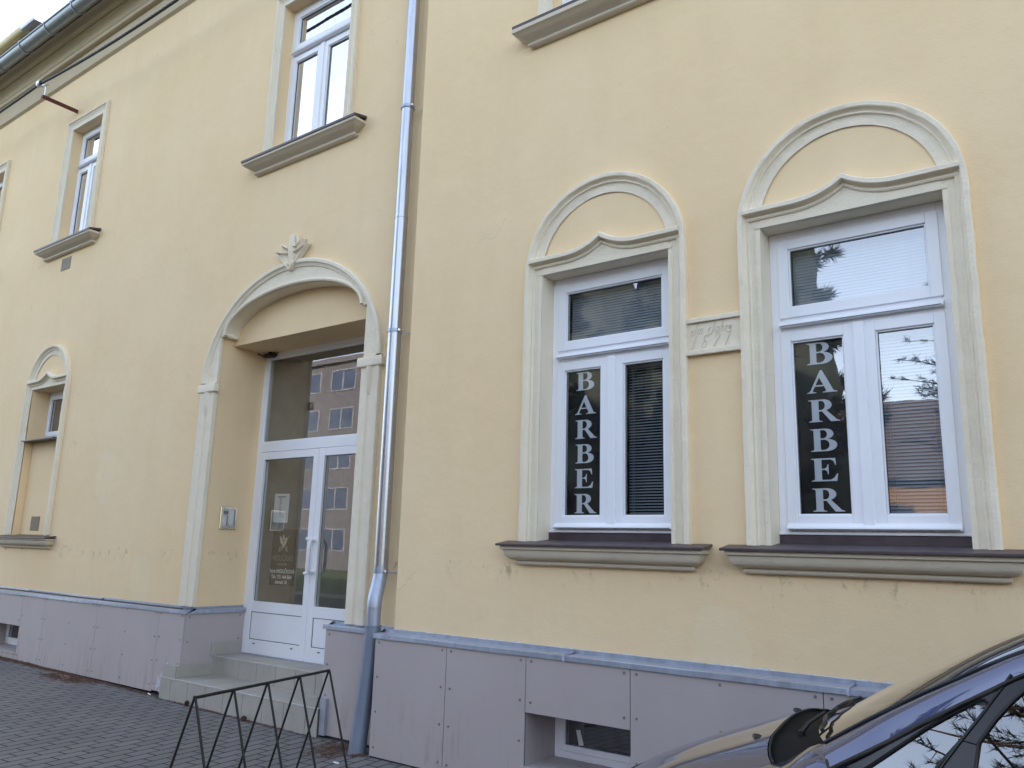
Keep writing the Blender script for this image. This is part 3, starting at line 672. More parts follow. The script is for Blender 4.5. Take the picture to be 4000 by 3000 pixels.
pn = thing('paper_notice', 'white printed paper notice taped inside the left door pane', 'notice', (-7.587, YD + .04, 1.87))
m = MB(); m.add([(-7.717, YD + .041, 1.875), (-7.457, YD + .041, 1.87), (-7.457, YD + .041, 2.19), (-7.717, YD + .041, 2.195)], [(0, 1, 2, 3)]); m.add([(-7.717, YD + .043, 1.875), (-7.457, YD + .043, 1.87), (-7.457, YD + .043, 2.19), (-7.717, YD + .043, 2.195)], [(0, 3, 2, 1)])
m.build('sheet', M['paper'], pn)
m = MB(); rn = random.Random(3)
for i in range(14): w = rn.uniform(.02, .05); m.box(-7.62, -7.62 + w, YD + .0388, YD + .0395, 2.135 - i * .0135, 2.140 - i * .0135)
m.box(-7.66, -7.52, YD + .0388, YD + .0395, 2.152, 2.162); m.build('print', M['ink'], pn)
# intercom on the left reveal
X0 = DX - DHW
ic = thing('intercom_panel', 'polished steel intercom panel with name tags on the door reveal', 'intercom', (X0, .48, 1.78))
def G(a): return lambda y, z: (X0 + a, y, z)
m = MB(); m.box(X0 - .002, X0 + .014, .378, .592, 1.78, 2.03); m.build('plate', simple("polished_steel", (.72, .68, .60), .12, 1, .05, 9), ic, bevel=.004)
for a, b in ((.40, .478), (.490, .568)):
    m = MB(); m.box(X0 + .0142, X0 + .019, a, b, 1.80, 2.01); mo = m.build('module', M['alu'], ic, bevel=.002)
    m = MB(); n = 6 if a < .45 else 10; zt_ = 1.915 if a < .45 else 1.985
    for i in range(n): z = zt_ - i * .0165; m.box(X0 + .0192, X0 + .022, a + .008, b - .028, z - .005, z + .005)
    m.build('name_tag', M['paper'], mo)
    m = MB()
    for i in range(n): z = zt_ - i * .0165; m.box(X0 + .0192, X0 + .024, b - .022, b - .010, z - .004, z + .004)
    m.build('bell_button', M['blackplastic'], mo)
    if a < .45:
        m = MB()
        for i in range(5): m.box(X0 + .0192, X0 + .0205, a + .012 + i * .012, a + .018 + i * .012, 1.945, 1.985)
        m.build('speaker_slot', M['blackplastic'], mo)
# motion sensor under the lintel
ms = thing('motion_sensor', 'small black swivel sensor fixed under the door lintel', 'sensor', (-7.92, .74, ZL))
m = MB(); m.tube([(-7.92, .74, ZL), (-7.92, .74, ZL - .035)], .022, 12); m.build('bracket', M['blackplastic'], ms, smooth=40)
m = MB(); m.tube([(-8.0, .70, ZL - .05), (-7.97, .71, ZL - .048), (-7.85, .75, ZL - .04), (-7.82, .76, ZL - .045)], [.012, .028, .030, .014], 12); m.build('head', M['blackplastic'], ms, smooth=50)
m = MB(); m.tube([(-8.0, .70, ZL - .046), (-8.06, .67, ZL - .02)], .008, 6); m.build('arm', M['blackplastic'], ms)

# ---------------------------------------------------------------- plinth boards, zinc flashing
def screw_set(parent, pts, nrm):
    n = Vector(nrm)
    for p in pts:
        p = Vector(p); k = MB(); k.tube([p, p + n * .004], [.0095, .0085], 8); k.tube([p + n * .0045, p + n * .0065], [.005, .004], 6); k.build('screw', M['screw'], parent)
def board(parent, x0, x1, z0, z1, y, nz=4, mid=False, edge=.045, left=True, right=True):
    m = MB(); m.box(x0 + .0025, x1 - .0025, y, y + .012, z0, z1); b = m.build('plinth_board', M['plinth'], parent, bevel=.0015, seg=1)
    zz = [z0 + .07 + (z1 - z0 - .13) * i / (nz - 1) for i in range(nz)]; pts = []
    if left: pts += [(x0 + edge, y, z) for z in zz]
    if right: pts += [(x1 - edge, y, z) for z in zz]
    if mid: pts += [((x0 + x1) / 2, y, z) for z in zz]
    screw_set(b, pts, (0, -1, 0)); return b
YR, YL = -.13, .05
# right house
board(HR, -4.985, -4.215, .012, .935, YR); board(HR, -4.215, -3.475, .005, .935, YR); board(HR, -3.475, -2.65, .532, .935, YR, 2)
board(HR, -3.475, -2.65, -.01, .178, YR, 2, False, .05); board(HR, -2.65, -1.44, 0, .935, YR, 4, True); board(HR, -1.44, -.2, 0, .935, YR); board(HR, -.2, 1.2, 0, .935, YR); board(HR, 1.2, 2.6, 0, .935, YR); board(HR, 2.6, 4.0, 0, .935, YR)
m = MB(); m.box(-4.98, -3.476, YR + .013, .0, -.01, .93); m.box(-2.649, 46, YR + .013, .0, -.01, .93); m.box(-3.476, -2.649, YR + .013, 0, .533, .93); m.box(-3.476, -2.649, YR + .013, 0, -.01, .176)
m.box(-3.476, 46, .0, .02, .533, .93); m.box(-4.905, -3.476, 0, .35, -.01, .93); m.build('plinth_backing', M['bead'], HR)
m = MB(); reveal(m, -3.474, -2.651, .182, .531, YR + .012, .27); m.build('plinth_reveal', M['plinth'], HR)
m = MB(); m.box(-3.49, -2.64, YR - .012, .26, .170, .183); m.build('window_sill', M['plinth'], HR, bevel=.002)
c = -3.0625
def cellar(parent, x0, x1, z0, z1, y, lab):
    k = MB(); ring(k, x0, x1, z0, z1, .055, y, y + .05); w = k.build('window', M['pvc'], parent, bevel=.004, label=lab)
    k = MB(); ring(k, x0 + .05, x1 - .05, z0 + .05, z1 - .05, .045, y - .012, y + .04); k.build('sash', M['pvc'], w, bevel=.004)
    pane(w, x0 + .094, x1 - .094, z0 + .094, z1 - .094, y + .015, M['glass'])
    k = MB(); k.quad((x0 - .1, 1.3, 0), (x1 + .1, 1.3, 0), (x1 + .1, 1.3, .7), (x0 - .1, 1.3, .7)); reveal(k, x0 - .1, x1 + .1, .1, .7, y + .05, 1.3); k.build('room', M['dark'], w); return w
cw = cellar(HR, -3.474, -2.52, .185, .62, .25, 'cellar window with a paper tag inside')
m = MB(); m.add([(-3.30, .262, .385), (-3.265, .262, .39), (-3.235, .262, .29), (-3.275, .262, .285)], [(0, 1, 2, 3)]); m.add([(-3.30, .263, .385), (-3.265, .263, .39), (-3.235, .263, .29), (-3.275, .263, .285)], [(0, 3, 2, 1)]); m.build('paper_tag', M['paper'], cw)
# left house: boards left of the door, on the reveal, and right of the door
board(HL, -8.51, -8.02, .075, .925, YL); board(HL, -9.836, -8.51, .06, .925, YL, 4, True); board(HL, -11.166, -9.836, .06, .925, YL, 4, True); board(HL, -11.81, -11.166, .06, .925, YL)
board(HL, -12.98, -11.81, .487, .925, YL, 2); board(HL, -12.98, -11.81, .06, .143, YL, 2, False, .05); board(HL, -14.2, -12.98, .06, .925, YL); board(HL, -15.5, -14.2, .06, .925, YL); board(HL, -17, -15.5, .06, .925, YL)
m = MB(); m.box(-26, -12.982, YL + .013, LW, .06, .93); m.box(-11.808, -8.035, YL + .013, LW, .075, .93); m.box(-12.982, -11.808, YL + .013, LW, .488, .93); m.box(-12.982, -11.808, YL + .013, LW, .06, .14)
m.box(-26, -12.99, LW, .5, 0, .93); m.box(-11.80, -8.07, LW, .5, 0, .93); m.box(-12.99, -11.80, LW, .19, .5, .93)
m.box(-5.78, RWX, YL + .013, .5, 0, .93); m.build('plinth_backing', M['bead'], HL)
m = MB(); reveal(m, -12.978, -11.812, .147, .486, YL + .012, .40); m.build('plinth_reveal', M['plinth'], HL)
m = MB(); m.box(-12.99, -11.80, YL - .012, .39, .136, .149); m.build('window_sill', M['plinth'], HL, bevel=.002)
cellar(HL, -12.975, -11.81, .15, .56, .38, 'cellar window with a bare pane')
m = MB(); m.box(-8.034, -8.022, YL + .014, YD, .247, .925); b = m.build('plinth_board', M['plinth'], HL, bevel=.0015, seg=1); screw_set(b, [(-8.022, y, z) for y in (.11, .73) for z in (.6, .85)], (1, 0, 0))
board(HL, -5.80, -4.99, .03, .925, YL, 4, False, .05, True, False)
m = MB(); m.box(-5.80, -5.788, YL + .014, YD, .03, .925); m.build('plinth_board', M['plinth'], HL)
# flaked whitewash at the foot of the last board
m = MB(); rn = random.Random(5)
for i in range(160):
    t = rn.random(); x = -8.40 + .17 * t + rn.gauss(0, .022); z = .12 + .19 * t + rn.gauss(0, .03); r = rn.uniform(.004, .016)
    if x > -8.235: continue
    m.add([(x + r * math.cos(q + rn.random()) * rn.uniform(.6, 1.3), YL - .0012 - .0004 * rn.random(), z + r * 1.5 * math.sin(q + rn.random())) for q in (0, 1.2, 2.4, 3.6, 4.8)], [(0, 1, 2, 3, 4)])
m.build('flaked_paint', M['patch'], HL, recalc=False)
def flash(parent, x0, x1, yf, yw, zl, zw, retl=False, retr=False, bow=.0):
    """zinc flashing: front lip, sloping top, small upstand on the wall"""
    p = [(yf + .004, zl), (yf - .012, zl), (yf - .012, zl + .032), (yf - .006, zl + .036), (yw - .022, zw - .012), (yw - .012, zw - .010), (yw - .012, zw + .014), (yw + .004, zw + .016)]
    m = MB(); n = max(2, int((x1 - x0) / .25)); rn = random.Random(int(x0 * 100))
    m.grid([[(x, y + (rn.uniform(-.0015, .0015)), z + rn.uniform(-.0015, .0015)) for y, z in p] for x in [x0 + (x1 - x0) * i / n for i in range(n + 1)]])
    m.add([(x0, y, z) for y, z in p], [tuple(range(len(p)))]); m.add([(x1, y, z) for y, z in p], [tuple(range(len(p)))])
    return m.build('flashing', M['zincgrey'], parent, smooth=20)
flash(HR, -5.0, -3.15, YR, 0, .905, .957); flash(HR, -3.148, -1.30, YR, 0, .9055, .957); flash(HR, -1.298, 1.2, YR, 0, .905, .957); flash(HR, 1.202, 4.2, YR, 0, .905, .957)
for x in (-3.15, -1.30):
    m = MB(); m.tube([(x, YR - .016, .903), (x, YR - .016, .942), (x, -.02, .955), (x, -.016, .972)], .008, 6); m.build('solder_seam', M['zincgrey'], HR)
flash(HL, -26, -11.9, YL, LW, .873, .925); flash(HL, -11.898, -9.95, YL, LW, .878, .930); flash(HL, -9.948, -8.0, YL, LW, .885, .936)
flash(HL, -5.83, -4.99, YL, LW, .905, .952)
m = MB(); p = [(-8.018, .885), (-8.004, .885), (-8.004, .918), (-8.010, .921), (-8.06, .934), (-8.058, .952), (-8.068, .953)]
m.grid([[(x, y, z) for x, z in p] for y in (YL - .010, YD - .002)]); m.build('flashing', M['zincgrey'], HL, smooth=20)
m = MB(); rn = random.Random(11)    # ragged mortar fillet above the flashings
def mortar(x0, x1, yw, zw):
    n = int((x1 - x0) / .035); up = [(x0 + (x1 - x0) * i / n, zw + .017 + abs(rn.gauss(0, .006))) for i in range(n + 1)]
    m.grid([[(a, yw - .010, zw + .005), (a, yw - .004 - .002 * rn.random(), (zw + b) / 2 + .004), (a, yw + .002, b)] for a, b in up])
mortar(-4.9, 4, 0, .957); m.build('mortar_fillet', simple("pale_mortar", (.55, .53, .52), .9, 0, .2, 30, .4, 120), HR, smooth=30)
m = MB(); mortar(-14, -8.1, LW, .932); mortar(-5.4, -4.92, LW, .952); m.build('mortar_fillet', bpy.data.materials["pale_mortar"], HL, smooth=30)

# ---------------------------------------------------------------- entrance steps, tiled
ST = thing('entrance_steps', 'two beige stone-tiled steps up to the double door', 'steps', (-6.9, .3, 0))
def tiled(x0, x1, y0, y1, z0, z1, name, first=.0):
    m = MB(); m.box(x0 + .006, x1 - .006, y0 + .006, y1, z0, z1 - .006); o = m.build(name, M['grout'], ST)
    k = MB(); x = x0 + first
    xs2 = [x0] + [x0 + first + .305 * i for i in range(0, 12) if x0 + .02 < x0 + first + .305 * i < x1 - .02] + [x1]
    for a, b in zip(xs2, xs2[1:]):
        k.box(a + .003, b - .003, y0, y0 + .007, z0 + .002, z1 - .010); k.box(a + .003, b - .003, y0 + .008, y1, z1 - .007, z1)
    k.build('tile', M['tile'], o, bevel=.0012, seg=1)
    k = MB(); k.box(x0, x1, y0 - .003, y0 + .007, z1 - .009, z1 + .0006); k.build('nosing', M['tilenose'], o, bevel=.002); return o
tiled(-8.265, -5.77, .0, .47, .0, .245, 'step', .20); tiled(-8.02, -5.81, .45, YD - .02, .238, .440, 'landing', .14)
for b in ((-8.02, -8.008, .40, YD - .03, .441, .575), (-8.02, -8.008, .02, .44, .246, .365), (-8.265, -8.022, .012, .048, .246, .365), (-8.020, -8.008, .4405, .453, .246, .440), (-5.95, -5.81, .012, .047, .246, .33)):
    k = MB(); k.box(*b); k.build('skirting_tile', M['tile'], ST, bevel=.0015, seg=1)
m = MB(); m.box(-5.768, -5.70, .02, .049, .03, .33); m.build('cement_edge', M['pvcgrey'], ST)

# ---------------------------------------------------------------- downpipe
DP = thing('downpipe', 'galvanised rain downpipe with grey foot beside the arched door', 'downpipe', (-5.15, 0, 0))
px, py = -5.165, .06
m = MB(); m.tube([(px, py, z) for z in (10.2, 8.6, 7.0, 4.62)], .059, 24); m.build('upper_pipe', M['zinc'], DP, smooth=50)
m = MB(); m.tube([(px, py, 4.66), (px, py, 3.0), (px, py, 1.46)], .0615, 24); m.tube([(px, py, 4.655), (px, py, 4.668)], .065, 24); m.build('middle_pipe', M['zinc'], DP, smooth=50)
m = MB(); m.tube([(px, py, 1.47), (px, py, 1.42), (px + .004, py - .008, 1.375), (px + .025, py - .055, 1.27), (px + .036, py - .080, 1.215), (px + .040, py - .088, 1.17), (px + .040, py - .09, 1.13)], .0625, 24); m.build('elbow', M['zincgrey'], DP, smooth=50)
fx, fy = px + .040, py - .09
m = MB(); m.tube([(fx, fy, 1.135), (fx, fy, .95)], .060, 24); m.tube([(fx, fy, 1.14), (fx, fy, 1.128)], .064, 24); m.build('socket', M['zincgrey'], DP, smooth=50)
m = MB(); m.tube([(fx, fy, .985), (fx, fy, .90), (fx - .005, fy - .035, .5), (fx - .012, fy - .085, -.01)], [.0655, .066, .068, .070], 24); m.tube([(fx, fy, .99), (fx, fy, .978)], .070, 24); m.build('foot_pipe', M['footpipe'], DP, smooth=50)
for z in (8.9, 5.80, 3.56, 1.43):
    m = MB(); m.tube([(px, py, z - .018), (px, py, z + .018)], .0665, 24); m.tube([(px, py, z - .010), (px, py, z + .010)], .0685, 24); cl = m.build('pipe_clamp', M['zincgrey'], DP, smooth=40)
    m = MB(); m.tube([(px + .055, py - .012, z), (px + .085, py - .030, z)], .011, 8); m.build('bolt', M['alu'], cl)
    m = MB(); m.tube([(px + .04, py + .02, z - .01), (px + .15, LW + .01, z - .015)], .0055, 6); m.build('wall_pin', M['zincgrey'], cl)

# ---------------------------------------------------------------- BARBER window signs
LET = {
 'B': [[(0, 0), (0, .03), (.10, .05), (.14, .10), (.14, .90), (.10, .95), (0, .97), (0, 1)] + arc(.62, .765, .36, .235, 90, -72, 16) + arc(.66, .27, .46, .27, 78, -90, 18),
       [(.42, .94)] + arc(.54, .755, .17, .185, 90, -90, 12) + [(.42, .57)], [(.42, .51)] + arc(.56, .285, .24, .225, 90, -90, 14) + [(.46, .06), (.42, .10)]],
 'A': [[(0, 0), (0, .03), (.09, .05), (.15, .11), (.60, 1.02), (.68, 1.02), (1.13, .10), (1.20, .05), (1.30, .03), (1.30, 0), (.68, 0), (.68, .03), (.80, .05), (.83, .10), (.74, .29), (.34, .29), (.25, .10), (.28, .05), (.40, .03), (.40, 0)],
       [(.375, .35), (.715, .35), (.545, .70)]],
 'R': [[(0, 0), (0, .03), (.10, .05), (.14, .10), (.14, .90), (.10, .95), (0, .97), (0, 1)] + arc(.62, .745, .38, .255, 90, -68, 16) + [(1.20, .07), (1.33, .03), (1.33, 0), (.94, 0), (.58, .465), (.44, .465), (.44, .10), (.48, .05), (.58, .03), (.58, 0)],
       [(.44, .94)] + arc(.54, .735, .17, .205, 90, -90, 12) + [(.44, .53)]],
 'E': [[(0, 0), (0, .03), (.10, .05), (.14, .10), (.14, .90), (.10, .95), (0, .97), (0, 1), (1.03, 1), (1.05, .70), (1.02, .70), (.95, .87), (.82, .94), (.44, .94), (.44, .545), (.56, .54), (.66, .60), (.70, .73), (.73, .73), (.73, .30), (.70, .30), (.66, .44), (.56, .495), (.44, .49), (.44, .08), (.48, .06), (.80, .06), (.95, .13), (1.08, .32), (1.12, .32), (1.07, 0)]],
}
for c, lab in ((WA, 'black BARBER sign in the smaller-looking window left of the carved plaque'), (WB, 'black BARBER sign in the window right of the carved plaque')):
    sg = thing('window_sign', lab, 'sign', (c - .25, .18, 1.89), 'barber signs in the ground-floor windows')
    xa, xb = c - .402, c - .098
    m = MB(); m.box(xa, xb, .180, .184, 1.892, 3.018); m.build('panel', M['black'], sg)
    xm = (xa + xb) / 2 + .008
    for i, ch in enumerate('BARBER'):
        w = max(p[0] for p in LET[ch][0]); k = MB(); h = .142; ox = xm - .095 + (.004 if ch == 'B' else (-.004 if ch == 'A' else 0)); oz = 2.845 - i * .1858
        k.slab([[(ox + a * h, oz + b * h) for a, b in l] for l in LET[ch]], F(.1770), F(.1797)); k.build('letter', M['letter'], sg)

# ---------------------------------------------------------------- overhead cable with its bracket
CB = thing('cable_bracket', 'rust-red angle-iron bracket holding the overhead cable below the cornice', 'bracket', (-12.67, LW, 8.28))
bx_, bz_ = -12.67, 8.285
m = MB(); m.box(bx_ - .03, bx_ + .03, -.36, LW + .02, bz_ - .006, bz_); m.box(bx_ + .024, bx_ + .03, -.36, LW + .02, bz_ - .065, bz_ - .006); m.box(bx_ - .03, bx_ + .03, -.366, -.36, bz_ - .05, bz_); m.build('angle_iron', M['redox'], CB)
m = MB(); m.tube([(bx_, -.33, bz_ - .04), (bx_, -.33, bz_ + .17)], .011, 8); m.tube([(bx_, -.33, bz_ - .05), (bx_, -.33, bz_ - .02)], .02, 6); m.tube([(bx_, -.33, bz_ + .01), (bx_, -.33, bz_ + .03)], .018, 6); m.build('bolt', M['alu'], CB, smooth=40)
m = MB(); m.box(bx_ - .10, bx_ + .06, -.35, -.31, bz_ + .17, bz_ + .19); m.build('hook_plate', M['alu'], CB, bevel=.004)
m = MB(); rows = []
for k in range(17):
    a = 2 * PI * k / 17
    rows.append([(bx_ - .13 + x, -.37 + .052 * math.cos(a) * s, bz_ + .235 + .062 * math.sin(a) * s) for x, s in ((-.05, .75), (-.03, 1), (.03, 1), (.05, .8))])
m.grid(rows, True); m.build('clamp', M['alu'], CB, smooth=40)
OC = thing('overhead_cable', 'twisted black overhead cable running below the cornice', 'cable', (-12.8, -.37, 8.52))
m = MB(); pts = []
def cz(x):
    if x < -12.8: return 8.52 + (x + 12.8) * .012 - .0 + .004 * (x + 12.8) ** 2
    u = (x + 12.8) / 7.6; return 8.52 - .22 * 4 * u * (1 - u) * .9 + .06 * u
for ph in (0, PI * .5, PI, PI * 1.5):
    pts = []
    for i in range(420):
        x = -19 + 13.8 * i / 419; a = ph + x * 17; pts.append((x, -.37 + .011 * math.cos(a), cz(x) + .011 * math.sin(a)))
    k = MB(); k.tube(pts, .0105, 6); k.build('strand', M['cable'], OC, smooth=60)

# ---------------------------------------------------------------- bicycle rack
BR = thing('bicycle_rack', 'low black steel bicycle rack of A-shaped rods on the paving', 'bicycle rack', (-4.55, -1.5, 0))
nodes = [(-4.385, -2.12), (-4.46, -1.81), (-4.54, -1.50), (-4.62, -1.18), (-4.70, -.85)]
dv = (Vector((nodes[4][0], nodes[4][1], 0)) - Vector((nodes[0][0], nodes[0][1], 0))).normalized(); pv = Vector((dv.y, -dv.x, 0))
H = .75
m = MB(); m.tube([(*nodes[0], H), (*nodes[4], H)], .0095, 10); m.tube([(nodes[0][0], nodes[0][1], H - .008), (nodes[0][0], nodes[0][1], H + .010)], .011, 8); m.build('top_rail', M['rack'], BR, smooth=50)
for s in (-1, 1):
    for x, y in nodes:
        m = MB(); n = Vector((x, y, 0)); m.tube([n + pv * s * .005 + Vector((0, 0, H - .004)), n + pv * s * .235 + Vector((0, 0, .02))], .0075, 8); m.build('rod', M['rack'], BR, smooth=50)
    m = MB(); a, b = Vector((*nodes[0], .02)) + pv * s * .235 - dv * .05, Vector((*nodes[4], .02)) + pv * s * .235 + dv * .05; m.tube([a, b], .0095, 8); m.build('ground_rail', M['rack'], BR, smooth=50)

# ---------------------------------------------------------------- small things on the pavement
def cone(loc, tilt, rz, lab, s=1.0):
    t = thing('pine_cone', lab, 'pine cone', loc, 'pine cones by the steps'); t.rotation_euler = (tilt, 0, rz)
    m = MB(); L = Vector(loc); m.tube([L + Vector((0, 0, -.035 * s)), L, L + Vector((0, 0, .04 * s))], [.008 * s, .016 * s, .004 * s], 8); m.build('core', M['cone'], t)
    m = MB(); rn = random.Random(int(rz * 10))
    for i in range(70):
        u = i / 69; a = i * 2.4; r = (.030 * math.sin(PI * (.12 + .80 * u)) + .004) * s; z = (-.036 + .078 * u) * s
        d = Vector((math.cos(a), math.sin(a), 0)); q = Vector((-d.y, d.x, 0)); p0 = L + d * r * .35 + Vector((0, 0, z)); p1 = L + d * r * 1.15 + Vector((0, 0, z + .008 * s)); w = .0095 * s * math.sin(PI * (.2 + .7 * u))
        m.add([p0 - q * w * .5, p0 + q * w * .5, p1 + q * w, p1 - q * w, p0 - q * w * .5 - Vector((0, 0, .004)), p0 + q * w * .5 - Vector((0, 0, .004)), p1 + q * w - Vector((0, 0, .005 * s)), p1 - q * w - Vector((0, 0, .005 * s))],
              [(0, 1, 2, 3), (4, 7, 6, 5), (3, 2, 6, 7), (1, 5, 6, 2), (0, 3, 7, 4)])
    m.build('scale', M['cone'], t)
cone((-7.69, -.035, .05), .25, 2.2, 'slim closed pine cone standing against the lower step near its left end', .62); cone((-6.74, -.04, .035), 1.35, .6, 'open round pine cone lying against the middle of the lower step', .72)
def scatter(name, spots, lab, seed, mats='litter', kind=True):
    m = MB(); rn = random.Random(seed)
    for (cx, cy, sx, sy, n, hgt) in spots:
        for i in range(n):
            x, y = cx + rn.gauss(0, sx), cy + rn.gauss(0, sy)
            e = math.exp(-((x - cx) / sx) ** 2 * .5 - ((y - cy) / sy) ** 2 * .5)
            z = gz(x) + .002 + hgt * e * rn.random(); a = rn.uniform(0, PI); l = rn.uniform(.008, .03); w = rn.uniform(.0010, .003)
            d = Vector((math.cos(a), math.sin(a), rn.uniform(-.25, .25))) * l; q = Vector((-math.sin(a), math.cos(a), 0)) * w; p = Vector((x, y, z + abs(d.z)))
            m.add([p - d - q, p + d - q, p + d + q, p - d + q, p - d + Vector((0, 0, w)), p + d + Vector((0, 0, w))], [(0, 1, 5, 4), (3, 4, 5, 2), (0, 3, 2, 1)])
    o = m.build(name, M[mats], None, lab, recalc=False); o['category'] = 'litter'
    if kind: o['kind'] = 'stuff'
    return o
scatter('needle_litter', [(-10.05, -.10, .22, .075, 1500, .02), (-10.4, .02, .45, .025, 600, .01), (-11.4, .02, .35, .03, 700, .012), (-12.1, .0, .4, .04, 500, .012), (-9.3, .03, .5, .018, 300, .006), (-8.6, .03, .3, .018, 150, .004)], 'brown dry pine needles drifted along the foot of the left plinth', 4)
scatter('fallen_debris', [(-5.36, -.10, .11, .09, 420, .008), (-5.28, -.30, .10, .08, 160, .004), (-5.07, -.16, .03, .03, 60, .01), (-6.7, -.015, .6, .008, 260, .003), (-7.7, -.015, .3, .008, 140, .003)], 'thin brown debris round the foot of the downpipe and steps', 9)
scatter('bleached_chips', [(-10.05, -.12, .20, .07, 50, .024)], 'pale bark chips among the brown needles', 13, 'twig')
m = MB(); m.box(-5.045, -4.985, -.445, -.430, .001, .012); tag(m.build('cigarette_end', M['paper'], None, bevel=.004), 'white cigarette end on the paving below the downpipe', 'cigarette end')
m = MB(); m.tube([(-8.52, .03, .040), (-8.42, .0, .042)], .006, 8); tag(m.build('paper_straw', M['paper']), 'thin white paper stick on the paving by the last plinth board', 'litter')

# ---------------------------------------------------------------- parked car (nose to the left, its left side faces the street)
YC = -1.10
CAR = thing('parked_car', 'slate blue compact car parked on the paving close to the wall', 'car', (-.4, YC, 0))
def lerp(a, b, t): return a + (b - a) * t
def interp(tab, x):
    if x <= tab[0][0]: return tab[0][1]
    for (x0, y0), (x1, y1) in zip(tab, tab[1:]):
        if x <= x1:
            t = (x - x0) / (x1 - x0)
            if isinstance(y0, (int, float)): return lerp(y0, y1, t)
            return tuple(lerp(p, q, t) for p, q in zip(y0, y1))
    return tab[-1][1]
def spline(tab, n):
    """Catmull-Rom through the points"""
    P = [Vector(p) for p in tab]; P = [P[0] * 2 - P[1]] + P + [P[-1] * 2 - P[-2]]; out = []
    for i in range(1, len(P) - 2):
        for k in range(n):
            t = k / n; a, b, c, d = P[i - 1:i + 3]
            out.append(.5 * ((2 * b) + (c - a) * t + (2 * a - 5 * b + 4 * c - d) * t * t + (3 * b - a - 3 * c + d) * t ** 3))
    return out + [P[-2]]
ZC = [(-2.5, .22), (-2.4, .33), (-2.3, .425), (-2.19, .515), (-2.086, .590), (-1.9, .692), (-1.78, .748), (-1.658, .799), (-1.433, .884), (-1.265, .950), (-1.2, .972), (-1.08, 1.003), (-.95, 1.025)]
zsp = spline([(a, 0, b) for a, b in ZC], 8)
def zc_(x): return interp([(p.x, p.z) for p in zsp], x)
def hx0(v): return -2.36 + .16 * v * v
def hx1(v): return -1.27 + .02 * v * v + .05 * abs(v) ** 8
HV = .56
def drop(v): return .105 * v * v + .025 * abs(v) ** 6
def hood_pt(v, t):
    x = lerp(hx0(v), hx1(v), t); xe = x - .16 * v * v * (1 - t)
    # raised centre with soft creases towards the fenders
    crease = .010 * math.exp(-((abs(v) - .72) / .12) ** 2)
    return (x, YC + v * HV * lerp(.93, 1, min(1, t * 2)), zc_(xe) - drop(v) + crease)
m = MB(); m.grid([[hood_pt(-1 + 2 * j / 28, i / 34) for j in range(29)] for i in range(35)])
hood = m.build('bonnet', M['paint'], CAR, smooth=60)
m = MB()
for v, x in ((-.62, -1.325), (.20, -1.30)):
    z = zc_(x) - drop(v); y = YC + v * HV
    rows = [[(x + .026 * math.cos(a) * s - .004 * k, y + .015 * math.sin(a) * s, z - .002 + h) for a in [2 * PI * q / 12 for q in range(12)]] for k, (s, h) in enumerate(((1.0, 0), (.85, .010), (.45, .016), (.05, .017)))]
    k2 = MB(); k2.grid(rows, False, True); k2.build('washer_nozzle', M['matt'], hood, smooth=60)
# fender and side: cross-section tables (half width, height) along x
FW, RWh, WR_ = -1.78, .86, .335
def zb(x):
    for c in (FW, RWh):
        d = abs(x - c)
        if d < WR_: return .29 + math.sqrt(WR_ ** 2 - d * d)
    return .20
def front(x):
    t = max(0, min(1, (x - hx0(1)) / (hx1(1) - hx0(1)))); z = zc_(x - .16 * (1 - t)) - .130
    return [(HV * lerp(.93, 1, min(1, t * 2)), z), (.62, z - .008), (.68, z - .022), (.735, z - .052), (.775, z - .10), (.80, z - .17), (.82, lerp(z, .2, .45)), (.815, lerp(z, .2, .72))]
pill = [(.615, .957), (.665, .950), (.715, .932), (.755, .905), (.790, .865), (.825, .79), (.85, .60), (.842, .40)]
belt = [(.735, .885), (.745, .885), (.760, .882), (.780, .875), (.805, .855), (.835, .79), (.855, .60), (.845, .40)]
beltr = [(.73, .985), (.742, .985), (.758, .98), (.778, .97), (.803, .945), (.835, .86), (.855, .62), (.845, .42)]
def sect(x):
    if x < -1.2: a = front(x)
    elif x < -.965: t = (x + 1.2) / .235; t = t * t * (3 - 2 * t); a = [(lerp(p[0], q[0], t), lerp(p[1], q[1], t)) for p, q in zip(front(-1.2), pill)]
    elif x < -.60: t = (x + .965) / .365; a = [(lerp(p[0], q[0], t), lerp(p[1], q[1], t)) for p, q in zip(pill, belt)]
    else: t = min(1, (x + .60) / 2.0); a = [(lerp(p[0], q[0], t), lerp(p[1], q[1], t)) for p, q in zip(belt, beltr)]
    tp = 1 - .16 * max(0, (-2.0 - x) / .55) ** 2 if x < -2.0 else (1 - .10 * max(0, (x - 1.1) / .5) ** 2 if x > 1.1 else 1)
    b = zb(x)
    a = [(h * tp if i else h * (1 if x < -2 else tp), max(z, b + .003 * (len(a) - i))) for i, (h, z) in enumerate(a)]
    return a + [(.835 * tp, b), (.78 * tp, b)]
XS = sorted(set([round(-2.30 + .045 * i, 3) for i in range(90)] + [round(c + WR_ * math.cos(a), 4) for c in (FW, RWh) for a in [PI * k / 14 for k in range(15)]] + [-1.2, -.965, -.6, -1.08, -1.14]))
XS = [x for x in XS if -2.30 <= x <= 1.62]
